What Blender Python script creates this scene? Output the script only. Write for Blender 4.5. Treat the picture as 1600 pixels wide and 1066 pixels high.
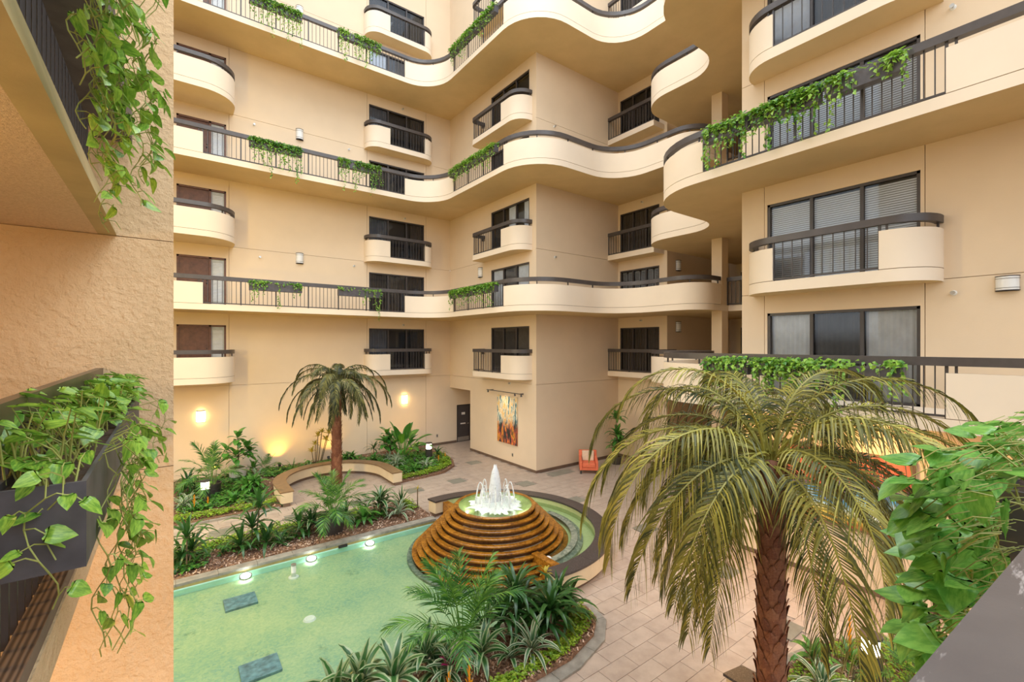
import bpy, math, random
from math import sin, cos, pi, radians, atan2, hypot, sqrt
from mathutils import Matrix, Vector, noise
import numpy as np

# ------------------------------------------------------------------ scene, camera, world, light
for o in list(bpy.data.objects):
    bpy.data.objects.remove(o)
scene = bpy.context.scene
COL = scene.collection
CAM_Z = 5.42
F = 714.0
AZ = math.atan2(954, 714)
FWD = (cos(AZ), sin(AZ)); RGT = (sin(AZ), -cos(AZ))
cam_d = bpy.data.cameras.new('camera')
cam_d.sensor_width = 36; cam_d.lens = F / 1600 * 36
cam_d.shift_y = 5 / 1600; cam_d.clip_start = 0.02; cam_d.clip_end = 200
cam = bpy.data.objects.new('camera', cam_d); COL.objects.link(cam)
cam.location = (0, 0, CAM_Z)
cam.rotation_euler = (pi / 2, 0, -(pi / 2 - AZ))
scene.camera = cam

w = bpy.data.worlds.new('daylight'); scene.world = w; w.use_nodes = True
bg = w.node_tree.nodes['Background']
_tc = w.node_tree.nodes.new('ShaderNodeTexCoord'); _sx = w.node_tree.nodes.new('ShaderNodeSeparateXYZ'); _cr = w.node_tree.nodes.new('ShaderNodeValToRGB')
w.node_tree.links.new(_tc.outputs['Generated'], _sx.inputs[0]); w.node_tree.links.new(_sx.outputs[2], _cr.inputs[0]); w.node_tree.links.new(_cr.outputs[0], bg.inputs[0])
_e = _cr.color_ramp.elements; _e[0].position = 0.0; _e[0].color = (.10, .08, .06, 1); _e[1].position = 0.03; _e[1].color = (0.85, 0.92, 1.0, 1)
bg.inputs[1].default_value = 1.4
vs = scene.view_settings
vs.view_transform = 'Standard'; vs.look = 'None'; vs.gamma = 1; vs.use_curve_mapping = False
vs.exposure = 0.64

def add_light(kind, name, loc, energy, color, size=0.1, rot=None, spot=None, blend=0.6):
    d = bpy.data.lights.new(name, kind); d.energy = energy; d.color = color
    if kind == 'AREA':
        d.size = size
    else:
        d.shadow_soft_size = size
    if spot: d.spot_size = radians(spot); d.spot_blend = blend
    o = bpy.data.objects.new(name, d); COL.objects.link(o); o.location = loc
    if rot: o.rotation_euler = rot
    return o

def aim(o, target):
    v = Vector(target) - o.location
    o.rotation_euler = v.to_track_quat('-Z', 'Y').to_euler()

sky = add_light('AREA', 'skylight_and_fill', (6, 9, 27), 1200, (0.90, 0.96, 1.0), size=12)
sky.rotation_euler = (0, 0, 0)
camera_side_fill = add_light('AREA', 'skylight_and_fill', (8, -9, 20), 1050, (0.86, 0.93, 1.0), size=10); aim(camera_side_fill, (9, 18, 6))  # added fill light high behind the camera, brightens the far walls

WARM = (1.0, 0.56, 0.10)
WARM2 = (1.0, 0.67, 0.10)
for _z, _e2 in ((2.4, 215), (5.6, 330), (9.0, 310), (12.5, 210)):   # unseen warm fill lights added at the left to tint the far walls
    add_light('POINT', 'left_warm_fill', (-2.6, 13.5, _z), _e2, WARM2, .25)
add_light('POINT', 'walkway_lamp', (-1.9, 3.2, 2.3), 110, (1, .55, .14), .15)
add_light('POINT', 'walkway_lamp', (-1.9, 2.8, 6.1), 40, (1, .60, .2), .15)

def L(n): return 4.15 + 2.75 * (n - 2)

# ------------------------------------------------------------------ materials
def srgb(r, g, b):
    f = lambda c: ((c / 255 + 0.055) / 1.055) ** 2.4 if c > 10 else c / 255 / 12.92
    return (f(r), f(g), f(b), 1)

class NT:
    def __init__(s, name):
        s.m = bpy.data.materials.new(name); s.m.use_nodes = True
        s.t = s.m.node_tree; s.t.nodes.clear()
        s.out = s.n('ShaderNodeOutputMaterial')
    def n(s, typ, **kw):
        nd = s.t.nodes.new(typ)
        for k, v in kw.items():
            setattr(nd, k, v)
        return nd
    def l(s, a, b): s.t.links.new(a, b)
    def coord(s, kind='Object'):
        return s.n('ShaderNodeTexCoord').outputs[kind]
    def noise(s, vec, scale, detail=4, rough=0.55):
        n = s.n('ShaderNodeTexNoise'); n.inputs['Scale'].default_value = scale
        n.inputs['Detail'].default_value = detail; n.inputs['Roughness'].default_value = rough
        if vec is not None: s.l(vec, n.inputs['Vector'])
        return n.outputs['Fac']
    def ramp(s, fac, stops):
        r = s.n('ShaderNodeValToRGB'); e = r.color_ramp.elements
        e[0].position, e[0].color = stops[0][0], stops[0][1]
        e[1].position, e[1].color = stops[-1][0], stops[-1][1]
        for p, c in stops[1:-1]:
            x = e.new(p); x.color = c
        s.l(fac, r.inputs[0]); return r.outputs[0]
    def bump(s, h, strength=0.3, dist=0.02):
        b = s.n('ShaderNodeBump'); b.inputs['Strength'].default_value = strength
        b.inputs['Distance'].default_value = dist; s.l(h, b.inputs['Height']); return b.outputs[0]
    def principled(s, color=None, rough=0.6, normal=None, metal=0, spec=0.5):
        p = s.n('ShaderNodeBsdfPrincipled'); p.inputs['Roughness'].default_value = rough
        p.inputs['Metallic'].default_value = metal
        p.inputs['Specular IOR Level'].default_value = spec
        if color is not None:
            if isinstance(color, tuple): p.inputs['Base Color'].default_value = color
            else: s.l(color, p.inputs['Base Color'])
        if normal is not None: s.l(normal, p.inputs['Normal'])
        s.l(p.outputs[0], s.out.inputs[0]); return p

def sc(c, k): return (c[0] * k, c[1] * k, c[2] * k, 1)

def mat_noise(name, c, var=0.12, scale=3, rough=0.7, bump=0.0, bscale=60, bdist=0.01, metal=0, spec=0.5):
    t = NT(name); v = t.coord()
    f = t.noise(v, scale)
    col = t.ramp(f, [(0.3, sc(c, 1 - var)), (0.7, sc(c, 1 + var))])
    nrm = t.bump(t.noise(v, bscale, 3), bump, bdist) if bump else None
    t.principled(col, rough, nrm, metal, spec)
    return t.m

WALLC = (0.74, 0.59, 0.42, 1)
M = {}
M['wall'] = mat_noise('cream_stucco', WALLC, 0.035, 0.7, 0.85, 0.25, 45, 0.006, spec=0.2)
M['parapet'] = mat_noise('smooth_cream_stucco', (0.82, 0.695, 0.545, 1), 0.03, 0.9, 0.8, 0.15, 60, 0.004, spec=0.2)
M['soffit'] = mat_noise('tan_soffit_with_shade', (0.66, 0.49, 0.265, 1), 0.05, 1.2, 0.9, 0.2, 70, 0.006, spec=0.1)  # warm shade under the slabs is put into this darker tan
M['groove'] = mat_noise('joint_sealant', (0.30, 0.22, 0.15, 1), 0.05, 3, 0.9)

t = NT('rough_trowelled_stucco'); v = t.coord()
col = t.ramp(t.noise(v, 1.3), [(0.3, (0.66, 0.47, 0.27, 1)), (0.7, (0.76, 0.56, 0.34, 1))])
vo = t.n('ShaderNodeTexVoronoi', feature='F1'); vo.inputs['Scale'].default_value = 9
mp = t.n('ShaderNodeMapping'); t.l(v, mp.inputs[0])
nz = t.n('ShaderNodeTexNoise'); nz.inputs['Scale'].default_value = 6; t.l(v, nz.inputs[0])
mx = t.n('ShaderNodeMix', data_type='VECTOR'); mx.inputs['Factor'].default_value = 0.25
t.l(v, mx.inputs[4]); t.l(nz.outputs['Color'], mx.inputs[5]); t.l(mx.outputs[1], vo.inputs['Vector'])
h1 = t.noise(v, 14, 6, 0.65); h2 = t.noise(v, 3.2, 3)
ad = t.n('ShaderNodeMath', operation='MULTIPLY'); t.l(h1, ad.inputs[0]); t.l(h2, ad.inputs[1])
ad2 = t.n('ShaderNodeMath', operation='ADD'); t.l(ad.outputs[0], ad2.inputs[0])
rr = t.ramp(t.noise(v, 16, 5, 0.6), [(0.42, (0, 0, 0, 1)), (0.72, (.4, .4, .4, 1))]); t.l(rr, ad2.inputs[1])
t.principled(col, 0.88, t.bump(ad2.outputs[0], 0.85, 0.03), spec=0.2); M['rough_wall'] = t.m

t = NT('popcorn_soffit'); v = t.coord()
t.principled(t.ramp(t.noise(v, 60, 3), [(0.3, (0.60, 0.45, 0.29, 1)), (0.7, (0.74, 0.58, 0.40, 1))]), 0.9,
             t.bump(t.noise(v, 55, 4, 0.7), 0.7, 0.015), spec=0.1); M['soffit_near'] = t.m

M['bronze'] = mat_noise('dark_bronze_metal', (0.055, 0.047, 0.046, 1), 0.15, 5, 0.42, 0.05, 80, 0.002)
M['rail'] = mat_noise('brown_grey_rail_paint', (0.075, 0.063, 0.06, 1), 0.15, 4, 0.38, 0.06, 90, 0.002)
t = NT('worn_rail_paint'); v = t.coord()
mpp = t.n('ShaderNodeMapping'); mpp.inputs['Scale'].default_value = (4, 22, 22); mpp.inputs['Rotation'].default_value = (0, 0, 0.5); t.l(v, mpp.inputs[0])
c1 = t.ramp(t.noise(mpp.outputs[0], 1.6, 6, 0.7), [(0.60, (0, 0, 0, 1)), (0.66, (1, 1, 1, 1))])
c0 = t.ramp(t.noise(v, 7), [(0.3, (0.085, 0.072, 0.07, 1)), (0.7, (0.12, 0.105, 0.10, 1))])
mx = t.n('ShaderNodeMix', data_type='RGBA'); t.l(c1, mx.inputs['Factor']); t.l(c0, mx.inputs[6]); mx.inputs[7].default_value = (0.35, 0.32, 0.31, 1)
t.principled(mx.outputs[2], 0.4, t.bump(t.noise(v, 200, 3), 0.08, 0.002)); M['worn_rail'] = t.m
M['fascia'] = mat_noise('olive_tan_fascia', (0.46, 0.36, 0.17, 1), 0.12, 2.5, 0.7, .2, 40, .005)
M['rail_brown'] = mat_noise('olive_brown_rail_paint', (0.10, 0.075, 0.045, 1), 0.2, 4, 0.35, 0.06, 90, 0.002)
t = NT('weathered_brown_board'); v = t.coord()
wv = t.n('ShaderNodeTexWave', wave_type='BANDS', bands_direction='X'); wv.inputs['Scale'].default_value = 14; wv.inputs['Distortion'].default_value = 3; wv.inputs['Detail Scale'].default_value = 1.5
mpp = t.n('ShaderNodeMapping'); mpp.inputs['Scale'].default_value = (1, .12, 1); t.l(v, mpp.inputs[0]); t.l(mpp.outputs[0], wv.inputs[0])
t.principled(t.ramp(wv.outputs['Fac'], [(0.1, (0.07, 0.045, 0.03, 1)), (0.9, (0.20, 0.14, 0.10, 1))]), 0.75, t.bump(wv.outputs['Fac'], .4, .004)); M['wood_board'] = t.m
M['door_wood'] = mat_noise('stained_door_wood', (0.13, 0.052, 0.026, 1), 0.25, 8, 0.45)
M['steel_door'] = mat_noise('charcoal_door_paint', (0.06, 0.05, 0.05, 1), 0.1, 3, 0.5)
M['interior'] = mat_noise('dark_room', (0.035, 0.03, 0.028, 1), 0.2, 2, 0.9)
M['blind'] = mat_noise('pale_blind', (0.82, 0.86, 0.92, 1), 0.03, 3, 0.6)
M['curtain'] = mat_noise('grey_curtain', (0.13, 0.13, 0.14, 1), 0.15, 4, 0.8)
M['curtain_pale'] = mat_noise('pale_vertical_blind', (0.72, 0.74, 0.78, 1), 0.1, 4, 0.7)
M['curtain_warm'] = mat_noise('brown_curtain', (0.08, 0.062, 0.05, 1), 0.2, 4, 0.8)
M['shutter'] = mat_noise('grey_shutter_paint', (0.30, 0.30, 0.30, 1), 0.1, 4, 0.5)
t = NT('window_glass')
fr = t.n('ShaderNodeFresnel'); fr.inputs[0].default_value = 1.5
tr_ = t.n('ShaderNodeBsdfTransparent'); tr_.inputs[0].default_value = (0.86, 0.88, 0.90, 1)
gl = t.n('ShaderNodeBsdfGlossy'); gl.inputs['Roughness'].default_value = 0.03; gl.inputs[0].default_value = (0.8, 0.85, 0.9, 1)
ms = t.n('ShaderNodeMixShader'); t.l(fr.outputs[0], ms.inputs[0]); t.l(tr_.outputs[0], ms.inputs[1]); t.l(gl.outputs[0], ms.inputs[2]); t.l(ms.outputs[0], t.out.inputs[0]); M['glass'] = t.m
M['sidelight'] = mat_noise('frosted_sidelight', (0.45, 0.47, 0.45, 1), 0.12, 6, 0.35)

def mat_emit(name, color, strength):
    t = NT(name); e = t.n('ShaderNodeEmission'); e.inputs[0].default_value = color; e.inputs[1].default_value = strength
    t.l(e.outputs[0], t.out.inputs[0]); return t.m
M['lamp_warm'] = mat_emit('lit_sconce_glass', (1.0, 0.70, 0.30, 1), 12)
M['lamp_white'] = mat_emit('lit_bollard_glass', (1.0, 0.84, 0.62, 1), 6)
M['pool_lamp'] = mat_emit('lit_pool_lens', (0.92, 1.0, 0.95, 1), 14)
M['opal'] = mat_noise('opal_glass', (0.78, 0.78, 0.76, 1), 0.02, 3, 0.3)
M['white_plastic'] = mat_noise('white_plastic', (0.75, 0.74, 0.70, 1), 0.03, 4, 0.4)
M['steel'] = mat_noise('brushed_steel', (0.45, 0.44, 0.42, 1), 0.1, 8, 0.35, metal=0.8)
M['sign'] = mat_noise('engraved_plate', (0.75, 0.72, 0.68, 1), 0.03, 6, 0.4)

# floor tiles
def mat_tile(name, ca, cb, rough=0.35):
    t = NT(name); v = t.coord('Object')
    oi = t.n('ShaderNodeObjectInfo')
    vm = t.n('ShaderNodeVectorMath', operation='ADD'); t.l(v, vm.inputs[0])
    cx = t.n('ShaderNodeVectorMath', operation='SCALE'); cx.inputs['Scale'].default_value = 1.0; t.l(oi.outputs['Location'], cx.inputs[0]); t.l(cx.outputs[0], vm.inputs[1])
    n1 = t.noise(vm.outputs[0], 3.2, 6, 0.62)
    ad = t.n('ShaderNodeMath', operation='MULTIPLY_ADD'); t.l(oi.outputs['Random'], ad.inputs[0]); ad.inputs[1].default_value = 0.14; t.l(n1, ad.inputs[2])
    t.principled(t.ramp(ad.outputs[0], [(0.35, ca), (0.9, cb)]), rough, t.bump(n1, 0.08, 0.004), spec=0.4)
    return t.m
M['tile'] = mat_tile('travertine_tile', (0.38, 0.295, 0.235, 1), (0.55, 0.45, 0.365, 1))
M['tile_dark'] = mat_tile('slate_tile', (0.17, 0.165, 0.13, 1), (0.29, 0.28, 0.225, 1))
M['grout'] = mat_noise('grey_grout', (0.35, 0.28, 0.23, 1), 0.1, 6, 0.9)
M['coping'] = mat_noise('grey_coping_stone', (0.27, 0.25, 0.21, 1), 0.25, 6, 0.55, 0.1, 60, 0.003)
t = NT('speckled_granite'); v = t.coord()
t.principled(t.ramp(t.noise(v, 55, 3, .8), [(0.45, (0.045, 0.035, 0.032, 1)), (0.62, (0.085, 0.07, 0.065, 1)), (0.72, (0.3, 0.27, 0.25, 1))]), 0.38); M['granite'] = t.m
t = NT('pool_mosaic'); v = t.coord()
vo = t.n('ShaderNodeTexVoronoi', feature='F1'); vo.inputs['Scale'].default_value = 26; t.l(v, vo.inputs['Vector'])
big = t.noise(v, 0.8, 4, .55)
mxf = t.n('ShaderNodeMath', operation='MULTIPLY_ADD'); s3 = t.n('ShaderNodeSeparateColor'); t.l(vo.outputs['Color'], s3.inputs[0]); t.l(s3.outputs[0], mxf.inputs[0]); mxf.inputs[1].default_value = 0.30; t.l(big, mxf.inputs[2])
base = t.ramp(mxf.outputs[0], [(0.35, (0.23, 0.38, 0.27, 1)), (0.62, (0.36, 0.47, 0.27, 1)), (0.95, (0.50, 0.55, 0.30, 1))])
stain = t.ramp(t.noise(v, 1.1, 8, .75), [(0.33, (0.45, 0.55, 0.55, 1)), (0.42, (1, 1, 1, 1))])
mm = t.n('ShaderNodeMix', data_type='RGBA', blend_type='MULTIPLY'); mm.inputs['Factor'].default_value = 1; t.l(base, mm.inputs[6]); t.l(stain, mm.inputs[7])
t.principled(mm.outputs[2], 0.5); M['pool'] = t.m
M['pool_wall'] = mat_noise('aqua_pool_tile', (0.60, 0.93, 0.84, 1), 0.06, 5, 0.3)
M['pool_band'] = mat_noise('olive_band_tile', (0.36, 0.30, 0.11, 1), 0.15, 6, 0.5)
M['upper_pool'] = mat_noise('yellow_green_tile', (0.48, 0.52, 0.24, 1), 0.08, 14, 0.5)
M['blue_slab'] = mat_noise('blue_grey_slab', (0.14, 0.24, 0.28, 1), 0.45, 9, 0.6)
M['grey_mosaic'] = None
t = NT('grey_mosaic_step'); v = t.coord()
vo = t.n('ShaderNodeTexVoronoi', feature='F1'); vo.inputs['Scale'].default_value = 16; t.l(v, vo.inputs['Vector'])
s3 = t.n('ShaderNodeSeparateColor'); t.l(vo.outputs['Color'], s3.inputs[0])
t.principled(t.ramp(s3.outputs[0], [(0, (.10, .13, .10, 1)), (1, (.30, .32, .24, 1))]), .35); M['grey_mosaic'] = t.m
t = NT('wet_amber_tile'); v = t.coord()
vo = t.n('ShaderNodeTexVoronoi', feature='F1'); vo.inputs['Scale'].default_value = 22; t.l(v, vo.inputs['Vector'])
s3 = t.n('ShaderNodeSeparateColor'); t.l(vo.outputs['Color'], s3.inputs[0])
am = t.n('ShaderNodeMath', operation='MULTIPLY_ADD'); t.l(s3.outputs[0], am.inputs[0]); am.inputs[1].default_value = .35; t.l(t.noise(v, 2.5, 3), am.inputs[2])
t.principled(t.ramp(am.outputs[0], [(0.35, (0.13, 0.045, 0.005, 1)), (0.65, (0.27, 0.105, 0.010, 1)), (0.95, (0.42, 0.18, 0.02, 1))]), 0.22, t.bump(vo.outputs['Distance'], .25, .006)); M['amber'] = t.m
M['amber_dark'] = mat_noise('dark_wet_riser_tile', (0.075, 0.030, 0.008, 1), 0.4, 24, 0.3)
M['basin'] = mat_noise('lime_basin_tile', (0.27, 0.33, 0.11, 1), 0.25, 9, 0.4)

t = NT('clear_water'); v = t.coord()
fr = t.n('ShaderNodeFresnel'); fr.inputs[0].default_value = 1.33
b = t.bump(t.noise(v, 5, 3), 0.12, 0.03); t.l(b, fr.inputs['Normal'])
tr_ = t.n('ShaderNodeBsdfTransparent'); tr_.inputs[0].default_value = (0.90, 0.97, 0.93, 1)
gl = t.n('ShaderNodeBsdfGlossy'); gl.inputs['Roughness'].default_value = 0.02; t.l(b, gl.inputs['Normal'])
ms = t.n('ShaderNodeMixShader'); t.l(fr.outputs[0], ms.inputs[0]); t.l(tr_.outputs[0], ms.inputs[1]); t.l(gl.outputs[0], ms.inputs[2]); t.l(ms.outputs[0], t.out.inputs[0]); M['water'] = t.m
t = NT('aerated_white_water'); v = t.coord()
p = t.n('ShaderNodeBsdfDiffuse'); p.inputs[0].default_value = (0.93, 0.95, 0.97, 1)
tl = t.n('ShaderNodeBsdfTranslucent'); tl.inputs[0].default_value = (0.93, 0.95, 0.97, 1)
m1 = t.n('ShaderNodeMixShader'); m1.inputs[0].default_value = .5; t.l(p.outputs[0], m1.inputs[1]); t.l(tl.outputs[0], m1.inputs[2])
tr_ = t.n('ShaderNodeBsdfTransparent')
ms = t.n('ShaderNodeMixShader'); t.l(t.ramp(t.noise(v, 18, 3), [(.3, (.8, .8, .8, 1)), (.5, (1, 1, 1, 1))]), ms.inputs[0]); t.l(tr_.outputs[0], ms.inputs[1]); t.l(m1.outputs[0], ms.inputs[2]); t.l(ms.outputs[0], t.out.inputs[0]); M['foam'] = t.m

def mat_leaf(name, ca, cb, rough=0.35, transl=0.25, stripe=None, spec=0.5, blot=False):
    t = NT(name)
    at = t.n('ShaderNodeAttribute', attribute_name='tint'); oi = t.n('ShaderNodeObjectInfo')
    ad = t.n('ShaderNodeMath', operation='ADD', use_clamp=True)
    ml = t.n('ShaderNodeMath', operation='MULTIPLY_ADD'); t.l(oi.outputs['Random'], ml.inputs[0]); ml.inputs[1].default_value = 0.4; ml.inputs[2].default_value = -0.2
    t.l(at.outputs['Fac'], ad.inputs[0])
    if blot:
        mp = t.n('ShaderNodeMapping'); mp.inputs['Scale'].default_value = (1.2, 4, 1); t.l(t.coord(), mp.inputs[0])
        v2 = t.n('ShaderNodeVectorMath', operation='ADD'); t.l(mp.outputs[0], v2.inputs[0]); t.l(oi.outputs['Location'], v2.inputs[1])
        nn = t.ramp(t.noise(v2.outputs[0], 2.2, 4, .6), [(.42, (0, 0, 0, 1)), (.68, (.75, .75, .75, 1))])
        a3 = t.n('ShaderNodeMath', operation='ADD'); t.l(nn, a3.inputs[0]); t.l(ml.outputs[0], a3.inputs[1]); t.l(a3.outputs[0], ad.inputs[1])
        m4 = t.n('ShaderNodeMath', operation='SUBTRACT'); t.l(at.outputs['Fac'], m4.inputs[0]); m4.inputs[1].default_value = .2; t.l(m4.outputs[0], ad.inputs[0])
    else:
        t.l(ml.outputs[0], ad.inputs[1])
    col = t.ramp(ad.outputs[0], [(0.0, ca), (1.0, cb)])
    if stripe:
        a2 = t.n('ShaderNodeAttribute', attribute_name='edge')
        mx = t.n('ShaderNodeMix', data_type='RGBA')
        t.l(t.ramp(a2.outputs['Fac'], [(0.45, (0, 0, 0, 1)), (0.6, (1, 1, 1, 1))]), mx.inputs['Factor']); t.l(col, mx.inputs[6]); mx.inputs[7].default_value = stripe; col = mx.outputs[2]
    p = t.n('ShaderNodeBsdfPrincipled'); p.inputs['Roughness'].default_value = rough; p.inputs['Specular IOR Level'].default_value = spec
    t.l(col, p.inputs['Base Color'])
    tl = t.n('ShaderNodeBsdfTranslucent'); t.l(col, tl.inputs[0])
    ms = t.n('ShaderNodeMixShader'); ms.inputs[0].default_value = transl
    t.l(p.outputs[0], ms.inputs[1]); t.l(tl.outputs[0], ms.inputs[2]); t.l(ms.outputs[0], t.out.inputs[0])
    return t.m
M['pothos'] = mat_leaf('pothos_leaf', (0.045, 0.20, 0.018, 1), (0.34, 0.56, 0.07, 1), 0.32, 0.3, blot=True)
M['pothos_deep'] = mat_leaf('deep_pothos_leaf', (0.05, 0.24, 0.035, 1), (0.26, 0.54, 0.10, 1), 0.26, 0.3, blot=True)
M['vine'] = mat_noise('vine_stem', (0.28, 0.30, 0.07, 1), 0.2, 9, 0.6)
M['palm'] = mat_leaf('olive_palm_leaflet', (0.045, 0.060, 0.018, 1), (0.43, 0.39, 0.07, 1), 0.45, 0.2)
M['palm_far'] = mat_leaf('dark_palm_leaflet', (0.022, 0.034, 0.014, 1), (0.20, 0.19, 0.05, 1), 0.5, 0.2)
M['areca'] = mat_leaf('areca_leaflet', (0.025, 0.12, 0.02, 1), (0.18, 0.38, 0.05, 1), 0.4, 0.25)
M['dracaena'] = mat_leaf('dark_strap_leaf', (0.012, 0.055, 0.016, 1), (0.06, 0.17, 0.03, 1), 0.28, 0.15)
M['corn'] = mat_leaf('striped_strap_leaf', (0.015, 0.07, 0.018, 1), (0.05, 0.16, 0.035, 1), 0.3, 0.2, stripe=(0.30, 0.38, 0.20, 1))
M['broad'] = mat_leaf('broad_green_leaf', (0.025, 0.12, 0.02, 1), (0.13, 0.36, 0.05, 1), 0.3, 0.2)
M['lime'] = mat_leaf('lime_leaf', (0.14, 0.30, 0.02, 1), (0.42, 0.58, 0.05, 1), 0.4, 0.3)
M['varieg'] = mat_leaf('cream_edged_leaf', (0.05, 0.12, 0.05, 1), (0.10, 0.22, 0.09, 1), 0.4, 0.2, stripe=(0.50, 0.55, 0.38, 1))
M['croton'] = mat_leaf('yellow_croton_leaf', (0.25, 0.22, 0.02, 1), (0.6, 0.45, 0.05, 1), 0.4, 0.2)
M['flower_orange'] = mat_leaf('orange_bract', (0.75, 0.22, 0.01, 1), (0.90, 0.50, 0.03, 1), 0.4, 0.3)
M['flower_pink'] = mat_leaf('magenta_bract', (0.38, 0.01, 0.10, 1), (0.55, 0.03, 0.2, 1), 0.4, 0.2)
M['cane'] = mat_noise('brown_cane', (0.16, 0.11, 0.06, 1), 0.2, 9, 0.8)
M['green_stem'] = mat_noise('green_stem', (0.14, 0.20, 0.05, 1), 0.2, 9, 0.6)
M['soil'] = mat_noise('potting_soil', (0.07, 0.04, 0.025, 1), 0.4, 30, 0.95, 0.4, 60, 0.02)
t = NT('bark_mulch'); v = t.coord()
at = t.n('ShaderNodeAttribute', attribute_name='tint')
t.principled(t.ramp(at.outputs['Fac'], [(0.0, (0.10, 0.045, 0.025, 1)), (0.55, (0.34, 0.19, 0.11, 1)), (1.0, (0.62, 0.47, 0.36, 1))]), .85); M['mulch'] = t.m
M['mulch_base'] = mat_noise('mulch_soil', (0.22, 0.12, 0.07, 1), 0.5, 18, 0.95, 0.5, 50, 0.02)
t = NT('red_palm_bark'); v = t.coord(); oi = t.n('ShaderNodeObjectInfo')
ad = t.n('ShaderNodeMath', operation='MULTIPLY_ADD'); t.l(oi.outputs['Random'], ad.inputs[0]); ad.inputs[1].default_value = .35; t.l(t.noise(v, 9, 5, .7), ad.inputs[2])
t.principled(t.ramp(ad.outputs[0], [(0.3, (0.05, 0.016, 0.008, 1)), (0.6, (0.17, 0.055, 0.022, 1)), (0.95, (0.30, 0.13, 0.06, 1))]), .7, t.bump(t.noise(v, 40, 4), .4, .01)); M['bark'] = t.m
M['pot_dark'] = mat_noise('dark_pot_glaze', (0.045, 0.038, 0.034, 1), 0.2, 5, 0.35)
M['pot_white'] = mat_noise('pale_clay_pot', (0.55, 0.47, 0.40, 1), 0.08, 5, 0.6)
M['planter'] = mat_noise('charcoal_planter', (0.075, 0.068, 0.074, 1), 0.3, 7, 0.5, .1, 30, .004)
M['orange'] = mat_noise('coral_upholstery', (0.72, 0.16, 0.07, 1), 0.06, 12, 0.7, .1, 90, .003)
M['cream_fabric'] = mat_noise('cream_upholstery', (0.68, 0.50, 0.34, 1), 0.05, 12, 0.8)
M['black'] = mat_noise('matte_black', (0.02, 0.018, 0.017, 1), 0.1, 5, 0.6)
M['base_trim'] = mat_noise('brown_baseboard', (0.16, 0.10, 0.065, 1), 0.15, 4, 0.5)
M['bench_wall'] = mat_noise('cream_plaster_bench', (0.70, 0.56, 0.36, 1), 0.05, 3, 0.8)
M['bench_top'] = mat_noise('brown_bench_cap', (0.22, 0.13, 0.06, 1), 0.2, 6, 0.4)

# paintings
t = NT('abstract_canvas'); g = t.coord('Generated')
mp = t.n('ShaderNodeMapping'); mp.inputs['Scale'].default_value = (1, 3.0, 1.4); t.l(g, mp.inputs[0])
n1 = t.noise(mp.outputs[0], 2.2, 6, .65); n2 = t.noise(g, 5, 6, .7)
sp = t.n('ShaderNodeSeparateXYZ'); t.l(g, sp.inputs[0])
up = t.ramp(n1, [(0.34, (0.02, 0.06, 0.08, 1)), (0.42, (0.10, 0.24, 0.26, 1)), (0.48, (0.80, 0.74, 0.58, 1)), (0.54, (0.75, 0.40, 0.04, 1)), (0.60, (0.72, 0.68, 0.5, 1)), (0.68, (0.05, 0.22, 0.32, 1))])
lo = t.ramp(n1, [(0.36, (0.02, 0.015, 0.012, 1)), (0.47, (0.06, 0.05, 0.045, 1)), (0.53, (0.60, 0.10, 0.05, 1)), (0.58, (0.75, 0.32, 0.03, 1)), (0.64, (0.10, 0.05, 0.03, 1)), (0.72, (0.02, 0.03, 0.04, 1))])
zz = t.n('ShaderNodeMath', operation='MULTIPLY_ADD'); t.l(n2, zz.inputs[0]); zz.inputs[1].default_value = .5; t.l(sp.outputs[2], zz.inputs[2])
mx = t.n('ShaderNodeMix', data_type='RGBA'); t.l(t.ramp(zz.outputs[0], [(.60, (0, 0, 0, 1)), (.78, (1, 1, 1, 1))]), mx.inputs['Factor']); t.l(lo, mx.inputs[6]); t.l(up, mx.inputs[7])
t.principled(mx.outputs[2], .5); M['art'] = t.m
t = NT('swirl_canvas'); g = t.coord('Generated')
n1 = t.noise(g, 2.4, 6, .65); sp = t.n('ShaderNodeSeparateXYZ'); t.l(g, sp.inputs[0])
zz = t.n('ShaderNodeMath', operation='MULTIPLY_ADD'); t.l(n1, zz.inputs[0]); zz.inputs[1].default_value = .9; t.l(sp.outputs[2], zz.inputs[2])
t.principled(t.ramp(zz.outputs[0], [(.45, (0.30, 0.04, 0.03, 1)), (.62, (0.75, 0.60, 0.10, 1)), (.75, (0.55, 0.75, 0.80, 1)), (.88, (0.03, 0.30, 0.65, 1)), (1.0, (0.80, 0.30, 0.12, 1)), (1.2, (0.75, 0.16, 0.10, 1)), (1.35, (0.25, 0.04, 0.12, 1))]), .5); M['art2'] = t.m

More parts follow.
